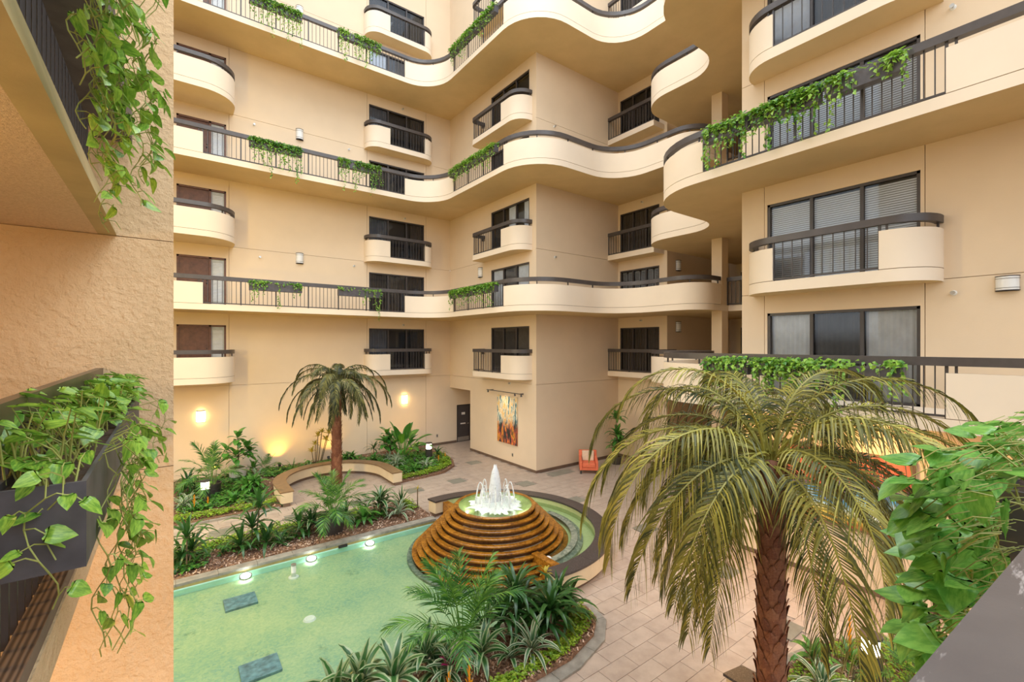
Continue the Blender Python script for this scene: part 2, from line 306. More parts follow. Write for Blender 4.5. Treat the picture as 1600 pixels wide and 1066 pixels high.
# ------------------------------------------------------------------ mesh helpers
class MB:
    def __init__(s): s.v = []; s.f = []; s.tint = []; s.edge = []; s.smooth = False
    def add(s, vs, fs, tint=0.5, edge=None):
        b = len(s.v); s.v += [tuple(p) for p in vs]; s.f += [tuple(i + b for i in f) for f in fs]
        s.tint += [tint] * len(vs) if not isinstance(tint, list) else tint
        s.edge += edge if edge else [0.0] * len(vs)
        return s
    def box(s, x0, y0, z0, x1, y1, z1):
        return s.add([(x0, y0, z0), (x1, y0, z0), (x1, y1, z0), (x0, y1, z0), (x0, y0, z1), (x1, y0, z1), (x1, y1, z1), (x0, y1, z1)],
                     [(0, 3, 2, 1), (4, 5, 6, 7), (0, 1, 5, 4), (1, 2, 6, 5), (2, 3, 7, 6), (3, 0, 4, 7)])
    def bar(s, p, q, w, h, up=(0, 0, 1)):
        p = Vector(p); q = Vector(q); d = (q - p).normalized(); sd = d.cross(Vector(up)).normalized() * (w / 2); u = sd.cross(d).normalized() * (h / 2)
        vs = [p - sd - u, p + sd - u, p + sd + u, p - sd + u, q - sd - u, q + sd - u, q + sd + u, q - sd + u]
        return s.add(vs, [(0, 1, 2, 3), (4, 7, 6, 5), (0, 4, 5, 1), (1, 5, 6, 2), (2, 6, 7, 3), (3, 7, 4, 0)])
    def tube(s, pts, r, n=6, tint=0.5, cap=True):
        pts = [Vector(p) for p in pts]; rs = r if isinstance(r, (list, tuple)) else [r] * len(pts); vs = []; fs = []
        for i, p in enumerate(pts):
            d = (pts[min(i + 1, len(pts) - 1)] - pts[max(i - 1, 0)])
            d = d.normalized() if d.length > 1e-9 else Vector((0, 0, 1))
            a = d.cross(Vector((0, 0, 1)) if abs(d.z) < .95 else Vector((1, 0, 0))).normalized(); b = d.cross(a)
            for k in range(n):
                vs.append(p + (a * cos(2 * pi * k / n) + b * sin(2 * pi * k / n)) * rs[i])
        for i in range(len(pts) - 1):
            for k in range(n):
                fs.append((i * n + k, i * n + (k + 1) % n, (i + 1) * n + (k + 1) % n, (i + 1) * n + k))
        if cap: fs.append(tuple(range(n - 1, -1, -1))); fs.append(tuple((len(pts) - 1) * n + k for k in range(n)))
        return s.add(vs, fs, tint)
    def lathe(s, prof, c=(0, 0), n=32, a0=0, a1=2 * pi, tint=.5):
        full = abs(a1 - a0 - 2 * pi) < 1e-6; m = n if full else n + 1; vs = []; fs = []
        for r, z in prof:
            for k in range(m):
                a = a0 + (a1 - a0) * k / n; vs.append((c[0] + r * cos(a), c[1] + r * sin(a), z))
        for i in range(len(prof) - 1):
            for k in range(n):
                k2 = (k + 1) % m
                fs.append((i * m + k, i * m + k2, (i + 1) * m + k2, (i + 1) * m + k))
        return s.add(vs, fs, tint)
    def prism(s, poly, z0, z1):
        n = len(poly); a = sum(poly[i][0] * poly[(i + 1) % n][1] - poly[(i + 1) % n][0] * poly[i][1] for i in range(n))
        if a < 0: poly = poly[::-1]
        vs = [(x, y, z0) for x, y in poly] + [(x, y, z1) for x, y in poly]
        fs = [tuple(range(n - 1, -1, -1)), tuple(range(n, 2 * n))] + [(i, (i + 1) % n, n + (i + 1) % n, n + i) for i in range(n)]
        return s.add(vs, fs)
    def sweep(s, pts, side, d0, d1, z0, z1):
        """rectangular section swept along a plan polyline; d measured to the building side"""
        nr = normals(pts, side); vs = []; n = len(pts)
        for (x, y), (nx, ny) in zip(pts, nr):
            for d, z in ((d0, z0), (d1, z0), (d1, z1), (d0, z1)):
                vs.append((x + nx * d, y + ny * d, z))
        fs = [(3, 2, 1, 0), tuple(4 * (n - 1) + k for k in range(4))]
        for i in range(n - 1):
            for k in range(4):
                fs.append((4 * i + k, 4 * i + (k + 1) % 4, 4 * i + 4 + (k + 1) % 4, 4 * i + 4 + k))
        return s.add(vs, fs)
    def mesh(s, name, mat, off=(0, 0, 0), smooth=None):
        me = bpy.data.meshes.new(name)
        vs = s.v if off == (0, 0, 0) else [(x - off[0], y - off[1], z - off[2]) for x, y, z in s.v]
        me.from_pydata(vs, [], s.f)
        mats = mat if isinstance(mat, (list, tuple)) else [mat]
        for m_ in mats: me.materials.append(m_)
        if any(t_ != .5 for t_ in s.tint):
            at = me.attributes.new('tint', 'FLOAT', 'POINT'); at.data.foreach_set('value', s.tint)
        elif mats[0] and ('leaf' in mats[0].name or 'bract' in mats[0].name or 'mulch' in mats[0].name):
            at = me.attributes.new('tint', 'FLOAT', 'POINT'); at.data.foreach_set('value', s.tint)
        if any(s.edge):
            at = me.attributes.new('edge', 'FLOAT', 'POINT'); at.data.foreach_set('value', s.edge)
        sm = s.smooth if smooth is None else smooth
        if sm:
            me.polygons.foreach_set('use_smooth', [True] * len(me.polygons))
        me.update()
        if sm == 'auto': me.set_sharp_from_angle(angle=radians(28))
        return me
    def build(s, name, mat, parent=None, smooth=None, kind=None):
        off = tuple(parent_world(parent)) if parent else (0, 0, 0)
        o = bpy.data.objects.new(name, s.mesh(name, mat, off, smooth)); COL.objects.link(o)
        if parent: o.parent = parent
        if kind: o['kind'] = kind
        return o

def parent_world(p):
    v = Vector((0, 0, 0))
    while p:
        v += p.location; p = p.parent
    return v

def normals(pts, side):
    n = len(pts); out = []
    for i in range(n):
        a = pts[max(i - 1, 0)]; b = pts[i]; c = pts[min(i + 1, n - 1)]
        d1 = (b[0] - a[0], b[1] - a[1]); d2 = (c[0] - b[0], c[1] - b[1])
        if i == 0: d1 = d2
        if i == n - 1: d2 = d1
        l1 = hypot(*d1) or 1; l2 = hypot(*d2) or 1
        tx = d1[0] / l1 + d2[0] / l2; ty = d1[1] / l1 + d2[1] / l2; l = hypot(tx, ty) or 1
        tx /= l; ty /= l; k = max(.5, (tx * d1[0] + ty * d1[1]) / l1)
        out.append((-ty * side / k, tx * side / k))
    return out

def fillet(corners, seg=9):
    """corners: (x, y[, radius]) -> dense polyline with rounded corners"""
    out = [tuple(corners[0][:2])]
    for i in range(1, len(corners) - 1):
        p = Vector(corners[i][:2]); r = corners[i][2] if len(corners[i]) > 2 else 0
        a = Vector(corners[i - 1][:2]); b = Vector(corners[i + 1][:2])
        u = (a - p).normalized(); v_ = (b - p).normalized(); ang = u.angle(v_)
        if r <= 0: out.append(tuple(p)); continue
        tl = r / math.tan(ang / 2); c = p + (u + v_).normalized() * (r / sin(ang / 2))
        s0 = p + u * tl; s1 = p + v_ * tl
        a0 = atan2(s0.y - c.y, s0.x - c.x); a1 = atan2(s1.y - c.y, s1.x - c.x); da = (a1 - a0 + pi) % (2 * pi) - pi
        for k in range(seg + 1):
            q = a0 + da * k / seg; out.append((c.x + r * cos(q), c.y + r * sin(q)))
    out.append(tuple(corners[-1][:2])); return out

def arclen(pts):
    s = [0]
    for a, b in zip(pts, pts[1:]): s.append(s[-1] + hypot(b[0] - a[0], b[1] - a[1]))
    return s
def at_s(pts, sl, s):
    s = min(max(s, 0), sl[-1])
    for i in range(len(pts) - 1):
        if s <= sl[i + 1] + 1e-9:
            k = (s - sl[i]) / max(sl[i + 1] - sl[i], 1e-9); a, b = pts[i], pts[i + 1]
            return (a[0] + (b[0] - a[0]) * k, a[1] + (b[1] - a[1]) * k)
    return pts[-1]
def sub(pts, sl, s0, s1):
    return [at_s(pts, sl, s0)] + [p for p, q in zip(pts, sl) if s0 + 1e-4 < q < s1 - 1e-4] + [at_s(pts, sl, s1)]
def s_near(pts, sl, q):
    best = (1e9, 0)
    for i in range(len(pts) - 1):
        a = Vector(pts[i]); b = Vector(pts[i + 1]); d = b - a; k = max(0, min(1, (Vector(q) - a).dot(d) / max(d.length_squared, 1e-9)))
        e = (a + d * k - Vector(q)).length
        if e < best[0]: best = (e, sl[i] + k * d.length)
    return best[1]

def thing(name, label, cat, loc=(0, 0, 0), group=None, kind=None):
    o = bpy.data.objects.new(name, None); COL.objects.link(o); o.location = loc; o.empty_display_size = .1
    o['label'] = label
    if cat: o['category'] = cat
    if group: o['group'] = group
    if kind: o['kind'] = kind
    return o
def tag(o, label, cat=None, group=None, kind=None):
    o['label'] = label
    if cat: o['category'] = cat
    if group: o['group'] = group
    if kind: o['kind'] = kind
    return o
def inst(name, me, parent, loc, rz=0, scale=1, rot=None):
    o = bpy.data.objects.new(name, me); COL.objects.link(o)
    o.location = Vector(loc) - (parent_world(parent) if parent else Vector((0, 0, 0)))
    o.rotation_euler = rot if rot else (0, 0, rz); o.scale = (scale,) * 3 if not isinstance(scale, tuple) else scale
    if parent: o.parent = parent
    return o
ORD = {2: 'second', 3: 'third', 4: 'fourth', 5: 'fifth', 6: 'sixth', 7: 'seventh', 8: 'eighth'}

# ------------------------------------------------------------------ walls
def wall(name, label, plane, c, a0, a1, z0, z1, holes=(), aj=(), zj=(), mat='wall', depth=.28, skin=.05, gap=.006):
    """plane 'x': face on x=c seen from smaller x (a = y); plane 'y': face on y=c seen from smaller y (a = x).
    A backing wall carries render panels with recessed joints; holes (a0,z0,a1,z1) stay open."""
    As = sorted({a0, a1, *aj, *[h[0] for h in holes], *[h[2] for h in holes]})
    Zs = sorted({z0, z1, *zj, *[h[1] for h in holes], *[h[3] for h in holes]})
    def hole(a, z): return any(h[0] - 1e-6 < a < h[2] + 1e-6 and h[1] - 1e-6 < z < h[3] + 1e-6 for h in holes)
    def bx(mb, p0, q0, p1, q1, d0, d1):
        if plane == 'x': mb.box(c + d0, p0, q0, c + d1, p1, q1)
        else: mb.box(p0, c + d0, q0, p1, c + d1, q1)
    back = MB(); panels = {}
    ajs = sorted(aj); zjs = sorted(zj)
    for i in range(len(As) - 1):
        for j in range(len(Zs) - 1):
            am = (As[i] + As[i + 1]) / 2; zm = (Zs[j] + Zs[j + 1]) / 2
            if hole(am, zm): continue
            bx(back, As[i], Zs[j], As[i + 1], Zs[j + 1], skin, depth)
            key = (sum(am > q for q in ajs), sum(zm > q for q in zjs)); mb = panels.setdefault(key, MB())
            g = lambda q, js: gap if any(abs(q - k) < 1e-6 for k in js) else 0
            bx(mb, As[i] + g(As[i], ajs), Zs[j] + g(Zs[j], zjs), As[i + 1] - g(As[i + 1], ajs), Zs[j + 1] - g(Zs[j + 1], zjs), 0, skin)
    w_ = back.build(name, M[mat])
    tag(w_, label, kind='structure')
    for k in sorted(panels): panels[k].build('panel', M[mat], w_)
    return w_

WH = 2.05
D_X = (0.2, 1.85)            # entrance door with sidelight on the far left wall
W_L = (7.8, 10.75)           # windows of the far left wall
W_C = (15.2, 18.1)           # windows of the centre wall (along y)
W_R4 = (12.4, 14.62)         # windows of the inner corner wall
W_R = (2.45, 5.41)           # windows of the right wall
FX = 12.3; FY = 22.1; CYW = 14.74; RX = 17.5; RWX = 12.15
wall('wall_far_left', 'cream stucco wall at the back left carrying doors, windows and long galleries', 'y', FY, -9, FX, 0, 26,
     [(D_X[0], L(n), D_X[1], L(n) + WH) for n in range(2, 9)] + [(W_L[0], L(n), W_L[1], L(n) + WH) for n in range(2, 9)],
     aj=(1.95, 7.7, 10.85), zj=(3.72, L(4) - .2, L(6) - .2, L(8) - .2))
wall('wall_far_center', 'cream stucco wall with the tall abstract painting at its foot', 'x', FX, CYW + .28, FY, 0, 26,
     [(20.0, 0, FY, 3.05)] + [(W_C[0], L(n), W_C[1], L(n) + WH) for n in range(2, 9)], aj=(), zj=(3.72, L(4) - .2, L(6) - .2, L(8) - .2))
wall('wall_center_right', 'plain cream stucco wall behind the coral armchair', 'y', CYW, FX + .0, RX, 0, 26, [], zj=(3.72, L(4) - .2, L(6) - .2, L(8) - .2))
wall('wall_inner_corner', 'narrow cream wall with dark windows in the inner corner', 'x', RX, 12.0, CYW, 0, 26,
     [(W_R4[0], L(n), W_R4[1], L(n) + WH) for n in range(2, 9)], aj=(), zj=(3.72,))
wall('wall_lobby_side', 'shaded side wall of the open lobby recess', 'y', 12.0, RX + .28, 22.8, 0, 26)
wall('wall_lobby_back', 'back wall of the open lobby recess', 'x', 22.8, 5.5, 12.0, 0, 26)
wall('wall_right', 'cream stucco wall on the right with wide windows and curved balconies', 'x', RWX, -5, 6.05, 0, 24,
     [(W_R[0], L(n), W_R[1], L(n) + WH) for n in range(2, 8)], aj=(2.38, 5.48), zj=(3.72, L(3) - .2, L(5) - .2, L(7) - .2), depth=.3)
MB().box(RWX + .3, 5.75, 0, 22.8, 6.05, 24).build('wall_right_end', M['wall'])
tag(bpy.data.objects['wall_right_end'], 'end wall of the right wing facing the lobby recess', kind='structure')
wall('wall_passage', 'plain wall inside the low passage beside the charcoal door', 'y', FY, FX + .0, 18, 0, 3.4, [(12.72, 0, 13.62, 2.05)])
MB().box(FX + .28, 19.72, 0, 18, 20.0, 3.05).build('wall_passage_side', M['wall'])
tag(bpy.data.objects['wall_passage_side'], 'side wall of the low passage', kind='structure')
MB().box(FX + .28, 20.0, 3.05, 18, FY, 3.3).build('ceiling', M['wall'])
tag(bpy.data.objects['ceiling'], 'low ceiling of the passage', kind='structure')
wall('wall_near_left', 'rough trowelled tan stucco wall filling the left edge', 'y', 5.95, -5, .03, -0.1, 20, [], zj=(4.15, 6.49), mat='rough_wall', depth=.35, gap=.004)
MB().box(-4.4, -6, -.1, -4.0, 5.95, 22).build('wall_near_side', M['wall']); tag(bpy.data.objects['wall_near_side'], 'apartment wall along the near left galleries', kind='structure')
# lobby column
c_ = MB().box(16.6, 9.02, 0, 17.05, 9.43, 26).build('column_lobby', M['wall']); tag(c_, 'square cream column at the mouth of the lobby recess', kind='structure')

# baseboards
def base(name, label, x0, y0, x1, y1):
    o = MB().box(x0, y0, 0, x1, y1, .11).build(name, M['base_trim']); tag(o, label, kind='structure')
base('baseboard_center', 'dark baseboard under the painting wall', FX - .015, CYW - .015, FX, 20.0)
base('baseboard_center_right', 'dark baseboard behind the armchair', FX, CYW - .015, RX, CYW)
base('baseboard_inner', 'dark baseboard in the inner corner', RX - .015, 12.0, RX, CYW - .015)
base('baseboard_right', 'dark baseboard along the right wall', RWX - .015, -4, RWX, 6.05)
base('baseboard_left', 'dark baseboard beside the charcoal door', 10.9, FY - .015, 12.7, FY)

# ------------------------------------------------------------------ windows and doors
win_no = 0
rw = random.Random(5)
def window(label, plane, c, a0, a1, zb, style, panels=3):
    global win_no; win_no += 1
    if plane == 'x': loc = (c, (a0 + a1) / 2, zb)
    else: loc = ((a0 + a1) / 2, c, zb)
    root = thing('window_%d' % win_no, label, None, loc, kind='structure')
    z1 = zb + WH
    def bx(mb, p0, q0, p1, q1, d0, d1):
        if plane == 'x': mb.box(c + d0, p0, q0, c + d1, p1, q1)
        else: mb.box(p0, c + d0, q0, p1, c + d1, q1)
        return mb
    fr = MB(); w_ = .06
    bx(fr, a0, zb, a0 + w_, z1, .02, .14); bx(fr, a1 - w_, zb, a1, z1, .02, .14)
    bx(fr, a0, z1 - w_, a1, z1, .02, .14); bx(fr, a0, zb, a1, zb + .05, .02, .14)
    fr.build('window_frame', M['bronze'], root)
    W = (a1 - a0) / panels
    order = rw.sample(range(panels), panels)
    for k in range(panels):
        b0 = a0 + k * W; b1 = b0 + W
        if k:
            bx(MB(), b0 - .035, zb + .05, b0 + .035, z1 - w_, .03, .12).build('mullion', M['bronze'], root)
        q = ((b0 + .02, zb + .04), (b1 - .02, zb + .04), (b1 - .02, z1 - .05), (b0 + .02, z1 - .05))
        MB().add([(c + .078, a_, z_) if plane == 'x' else (a_, c + .078, z_) for a_, z_ in q], [(3, 2, 1, 0)] if plane == 'x' else [(0, 1, 2, 3)]).build('pane', M['glass'], root)
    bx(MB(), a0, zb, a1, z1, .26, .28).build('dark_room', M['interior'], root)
    def slats(k0, k1, mat, q0, q1):
        b = MB()
        p0 = a0 + k0 * W + .06; p1 = a0 + k1 * W - .06; z = q0
        while z < q1:
            if plane == 'x': b.add([(c + .10, p0, z), (c + .10, p1, z), (c + .115, p1, z + .043), (c + .115, p0, z + .043)], [(0, 1, 2, 3)])
            else: b.add([(p0, c + .10, z), (p1, c + .10, z), (p1, c + .115, z + .043), (p0, c + .115, z + .043)], [(0, 1, 2, 3)])
            z += .05
        b.build('blind', M[mat], root, kind='stuff')
    def drape(k0, k1, mat, amp=.02, per=.12):
        b = MB(); p0 = a0 + k0 * W + .05; p1 = a0 + k1 * W - .05; n = max(4, int((p1 - p0) / per * 2)); vs = []
        for i in range(n + 1):
            p = p0 + (p1 - p0) * i / n; d = .135 + (amp if i % 2 else -amp)
            for z in (zb + .05, z1 - .05): vs.append((c + d, p, z) if plane == 'x' else (p, c + d, z))
        b.add(vs, [(2 * i, 2 * i + 2, 2 * i + 3, 2 * i + 1) for i in range(n)])
        b.build('curtain', M[mat], root)
    if style == 'blinds':
        slats(0, panels, 'blind', zb + .1, z1 - .1)
    elif style == 'verticals':
        drape(0, 1, 'curtain_pale', .006, .1); drape(1, 2, 'curtain', .006, .1); drape(2, 3, 'curtain_pale', .006, .1)
    elif style == 'shutters':
        for k in range(panels):
            for h in (0, 1):
                p0 = a0 + (k + h * .5) * W + .05; p1 = p0 + W * .5 - .06; s_ = MB()
                bx(s_, p0, zb + .06, p0 + .05, z1 - .08, .15, .18); bx(s_, p1 - .05, zb + .06, p1, z1 - .08, .15, .18)
                bx(s_, p0, z1 - .14, p1, z1 - .08, .15, .18); bx(s_, p0, zb + .06, p1, zb + .14, .15, .18)
                sh = s_.build('shutter', M['shutter'], root)
                b = MB(); z = zb + .16
                while z < z1 - .16:
                    bx(b, p0 + .05, z, p1 - .05, z + .05, .16, .17); z += .075
                b.build('louvres', M['shutter'], sh, kind='stuff')
    elif style == 'mixed':
        drape(0, .6, 'curtain_pale'); drape(1.05, 1.7, 'curtain_pale')
    elif style == 'drape':
        drape(0, panels, 'curtain_warm')
    elif style == 'part':
        drape(0, 1, 'curtain'); drape(2.2, 3, 'curtain_warm')
    return root
st_l = {2: 'part', 3: 'drape', 4: 'part', 5: 'dark', 6: 'part', 7: 'verticals', 8: 'part'}
st_c = {2: 'drape', 3: 'verticals', 4: 'mixed', 5: 'part', 6: 'dark', 7: 'dark', 8: 'part'}
st_i = {2: 'drape', 3: 'shutters', 4: 'drape', 5: 'part', 6: 'dark', 7: 'part', 8: 'dark'}
st_r = {2: 'verticals', 3: 'blinds', 4: 'blinds', 5: 'verticals', 6: 'blinds', 7: 'dark'}
for n in range(2, 9):
    window('bronze-framed sliding window on the back left wall, %s storey' % ORD[n], 'y', FY, W_L[0], W_L[1], L(n), st_l[n])
    window('bronze-framed sliding window above the tall painting, %s storey' % ORD[n], 'x', FX, W_C[0], W_C[1], L(n), st_c[n])
    window('bronze-framed window in the inner corner, %s storey' % ORD[n], 'x', RX, W_R4[0], W_R4[1], L(n), st_i[n])
    if n < 8: window('wide bronze-framed window on the right wall, %s storey' % ORD[n], 'x', RWX, W_R[0], W_R[1], L(n), st_r[n])

door_no = 0
def apartment_door(n):
    global door_no; door_no += 1; zb = L(n); y = FY
    r = thing('door_%d' % door_no, 'brown panelled apartment door with pale sidelight, %s storey' % ORD[n], None, ((D_X[0] + D_X[1]) / 2, y, zb), kind='structure')
    f = MB(); a0, a1 = D_X; z1 = zb + WH
    for x0, x1 in ((a0, a0 + .07), (a0 + 1.06, a0 + 1.14), (a1 - .06, a1)): f.box(x0, y + .02, zb, x1, y + .15, z1)
    f.box(a0, y + .02, z1 - .07, a1, y + .15, z1); f.build('door_frame', M['door_wood'], r)
    MB().box(a0 + .07, y + .08, zb, a0 + 1.06, y + .12, z1 - .07).build('leaf', M['door_wood'], r)
    for i in range(2):
        for z0_, z1_ in ((zb + .15, zb + .85), (zb + 1.0, zb + 1.85)):
            x0 = a0 + .17 + i * .43
            p = MB().box(x0, y + .068, z0_, x0 + .35, y + .082, z1_); p.box(x0 + .05, y + .055, z0_ + .05, x0 + .30, y + .07, z1_ - .05)
            p.build('door_panel', M['door_wood'], r)
    MB().lathe([(0, 0), (.03, 0), (.03, .05), (0, .05)], (0, 0), 10)
    k = MB(); k.tube([(a0 + .99, y + .08, zb + .98), (a0 + .99, y + .03, zb + .98)], .028, 8); k.tube([(a0 + .99, y + .08, zb + 1.1), (a0 + .99, y + .05, zb + 1.1)], .022, 8); k.build('handle', M['black'], r)
    MB().box(a0 + 1.14, y + .1, zb, a1 - .06, y + .12, z1 - .07).build('sidelight', M['sidelight'], r)
    s_ = MB(); z = zb + .3
    while z < z1 - .2: s_.box(a0 + 1.2, y + .09, z, a1 - .12, y + .099, z + .02); z += .06
    s_.build('sidelight_blind', M['blind'], r, kind='stuff')
for n in range(2, 8): apartment_door(n)
door_no += 1
r = thing('door_%d' % door_no, 'charcoal service door with two small signs in the low passage', None, (13.17, FY, 0), kind='structure')
f = MB(); f.box(12.72, FY + .02, 0, 12.78, FY + .15, 2.05); f.box(13.56, FY + .02, 0, 13.62, FY + .15, 2.05); f.box(12.72, FY + .02, 1.99, 13.62, FY + .15, 2.05); f.build('door_frame', M['black'], r)
MB().box(12.78, FY + .05, .0, 13.56, FY + .1, 1.99).build('leaf', M['steel_door'], r)
MB().box(12.80, FY + .04, .02, 13.54, FY + .05, .25).build('kick_plate', M['steel'], r)
MB().box(13.05, FY + .035, 1.48, 13.27, FY + .05, 1.61).build('sign_plate', M['sign'], r)
MB().box(12.98, FY + .035, .95, 13.30, FY + .05, 1.02).build('notice_plate', M['sign'], r)
k = MB(); k.tube([(13.48, FY + .05, .98), (13.48, FY - .02, .98), (13.38, FY - .02, .98)], .015, 6); k.build('handle', M['steel'], r)
MB().box(12.72, FY + .15, 0, 13.62, FY + .17, 2.05).build('dark_room', M['interior'], r)
# lobby doors seen past the column
for n in range(2, 7):
    door_no += 1
    r = thing('door_%d' % door_no, 'dark lobby door past the square column, %s storey' % ORD[n], None, (22.75, 10.9, L(n)), kind='structure')
    MB().box(22.72, 10.2, L(n), 22.8, 11.3, L(n) + 2.05).build('leaf', M['steel_door'], r)
    f = MB(); f.box(22.70, 10.14, L(n), 22.8, 10.2, L(n) + 2.1); f.box(22.70, 11.3, L(n), 22.8, 11.36, L(n) + 2.1); f.box(22.7, 10.14, L(n) + 2.05, 22.8, 11.36, L(n) + 2.1); f.build('door_frame', M['black'], r)

# ------------------------------------------------------------------ galleries and balconies
picket_me = MB().box(-.009, -.009, 0, .009, .009, .87).mesh('picket', M['bronze'])
post_me = MB().box(-.022, -.022, 0, .022, .022, .90).mesh('post', M['bronze'])
short_me = MB().box(-.018, -.018, 0, .018, .018, .16).mesh('post', M['bronze'])

def balustrade(name, label, cat, group, z, corners, side, cuts, back, rail_w=.10, first='solid', pic=.15, slab_t=.22, par=.78, rail=(.90, 1.05), end_cap=True, rail_over=.0, seg=9):
    """slab + alternating solid parapets and picket panels + one continuous handrail, along a plan polyline"""
    pts = fillet(corners, seg); sl = arclen(pts)
    root = thing(name, label, cat, (pts[len(pts) // 2][0], pts[len(pts) // 2][1], z), group)
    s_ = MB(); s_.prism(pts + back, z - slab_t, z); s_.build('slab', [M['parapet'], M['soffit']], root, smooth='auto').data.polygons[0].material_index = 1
    ss = [0] + [s_near(pts, sl, c) for c in cuts] + [sl[-1]]
    kind = first
    for a, b in zip(ss, ss[1:]):
        if b - a < .02:
            kind = 'open' if kind == 'solid' else 'solid'; continue
        seg_pts = sub(pts, sl, a, b)
        if kind == 'solid':
            g = MB(); g.sweep(seg_pts, side, .02, .11, z, z + .014); g.build('joint', M['groove'], root)
            p = MB(); p.sweep(seg_pts, side, 0, .13, z + .014, z + par); p.build('parapet', M['parapet'], root, smooth='auto')
            n = max(1, int((b - a) / 1.3)); 
            for k in range(n + 1):
                q = at_s(pts, sl, a + .12 + (b - a - .24) * k / n); nx, ny = nrm_at(pts, sl, a + .12 + (b - a - .24) * k / n, side)
                inst('post', short_me, root, (q[0] + nx * .06, q[1] + ny * .06, z + par), atan2(ny, nx))
        else:
            m = MB(); m.sweep(seg_pts, side, .04, .08, z + .03, z + .065); m.build('bottom_rail', M['bronze'], root)
            n = max(1, round((b - a) / pic))
            for k in range(n + 1):
                s0 = a + (b - a) * k / n; q = at_s(pts, sl, s0); nx, ny = nrm_at(pts, sl, s0, side)
                big = k == 0 or k == n or (k % 8 == 0 and n - k > 4)
                inst('post' if big else 'picket', post_me if big else picket_me, root, (q[0] + nx * .06, q[1] + ny * .06, z + (0 if big else .045)), atan2(ny, nx))
        kind = 'open' if kind == 'solid' else 'solid'
    h = MB(); h.sweep(pts, side, -.0, rail_w + .03, z + rail[0], z + rail[1]); h.build('handrail', M['rail'], root, smooth='auto')
    return root, pts, sl
def nrm_at(pts, sl, s, side):
    a = at_s(pts, sl, max(s - .03, 0)); b = at_s(pts, sl, min(s + .03, sl[-1])); d = (b[0] - a[0], b[1] - a[1]); l = hypot(*d) or 1
    return (-d[1] / l * side, d[0] / l * side)

GY = 20.1; GX = 10.4
far_c = [(-8.9, GY), (GX, GY, 1.5), (GX, 12.72, 1.75), (15.02, 12.72, 1.5), (15.02, 9.0, 1.0), (16.5, 9.0)]
far_back = [(22.8, 9.0), (22.8, 12.0), (RX, 12.0), (RX, CYW), (FX, CYW), (FX, FY), (-8.9, FY)]
for n in (3, 5, 7):
    balustrade('gallery', 'long curving gallery of the %s storey along the far walls' % ORD[n], 'gallery', 'far galleries', L(n), far_c, 1,
               [(.96, GY), (8.8, GY), (GX, 18.4), (GX, 14.45)], far_back)
for n in (3, 5):   # short railed bridge past the column
    balustrade('lobby_landing', 'short railed lobby landing right of the square column, %s storey' % ORD[n], 'landing', 'lobby landings', L(n),
               [(17.05, 9.0), (17.05, 6.1)], -1, [], [(22.8, 6.1), (22.8, 8.99), (17.06, 8.99)], first='open')
near_c = [(10.5, -4), (10.5, 8.15, 1.75), (15.05, 8.15, 1.15), (15.05, 11.68, 1.3), (RX, 11.68)]
near_back = [(22.8, 11.68), (22.8, 6.05), (RWX, 6.05), (RWX, -4)]
for n in (2, 4, 6):
    balustrade('gallery', 'wide curving gallery of the %s storey on the right wing' % ORD[n], 'gallery', 'right wing galleries', L(n), near_c, -1,
               [(10.5, 1.79), (10.5, 6.2)], near_back, pic=.145, rail_w=.12)
for n in (2, 4, 6):
    balustrade('balcony', 'rounded solid balcony before the apartment doors at far left, %s storey' % ORD[n], 'balcony', 'door balconies', L(n),
               [(-2.9, 20.4), (2.1, 20.4, 1.15), (2.1, FY)], 1, [], [(-2.9, FY)])
BY = FY - .72
for n in (2, 4, 6, 8):
    balustrade('balcony', 'small cream balcony on the back left wall, %s storey' % ORD[n], 'balcony', 'back left balconies', L(n),
               [(7.55, FY), (7.55, BY, .6), (11.05, BY, .6), (11.05, FY)], 1, [(8.6, BY), (10.45, BY)], [], slab_t=.24)
BX = FX - .75
for n in (2, 4, 6, 8):
    balustrade('balcony', 'small cream balcony above the tall painting, %s storey' % ORD[n], 'balcony', 'centre wall balconies', L(n),
               [(FX, 18.75), (BX, 18.75, .25), (BX, 15.0, .68), (FX, 15.0)], 1, [(FX - .05, 18.75), (BX, 16.25)], [], slab_t=.24)
for n in (2, 4, 6, 8):
    balustrade('balcony', 'railed balcony tucked into the inner corner, %s storey' % ORD[n], 'balcony', 'inner corner balconies', L(n),
               [(16.75, CYW), (16.75, 12.15)], 1, [], [(RX, 12.15), (RX, CYW)], first='open', slab_t=.24)
RB = RWX - .82
for n in (3, 5):
    balustrade('balcony', 'broad rounded balcony on the right wall, %s storey' % ORD[n], 'balcony', 'right wall balconies', L(n),
               [(RWX, 5.75), (RB, 5.75, .75), (RB, 2.1, .75), (RWX, 2.1)], 1, [(RB, 4.93), (RB, 2.92)], [], slab_t=.25, pic=.2, rail_w=.1)

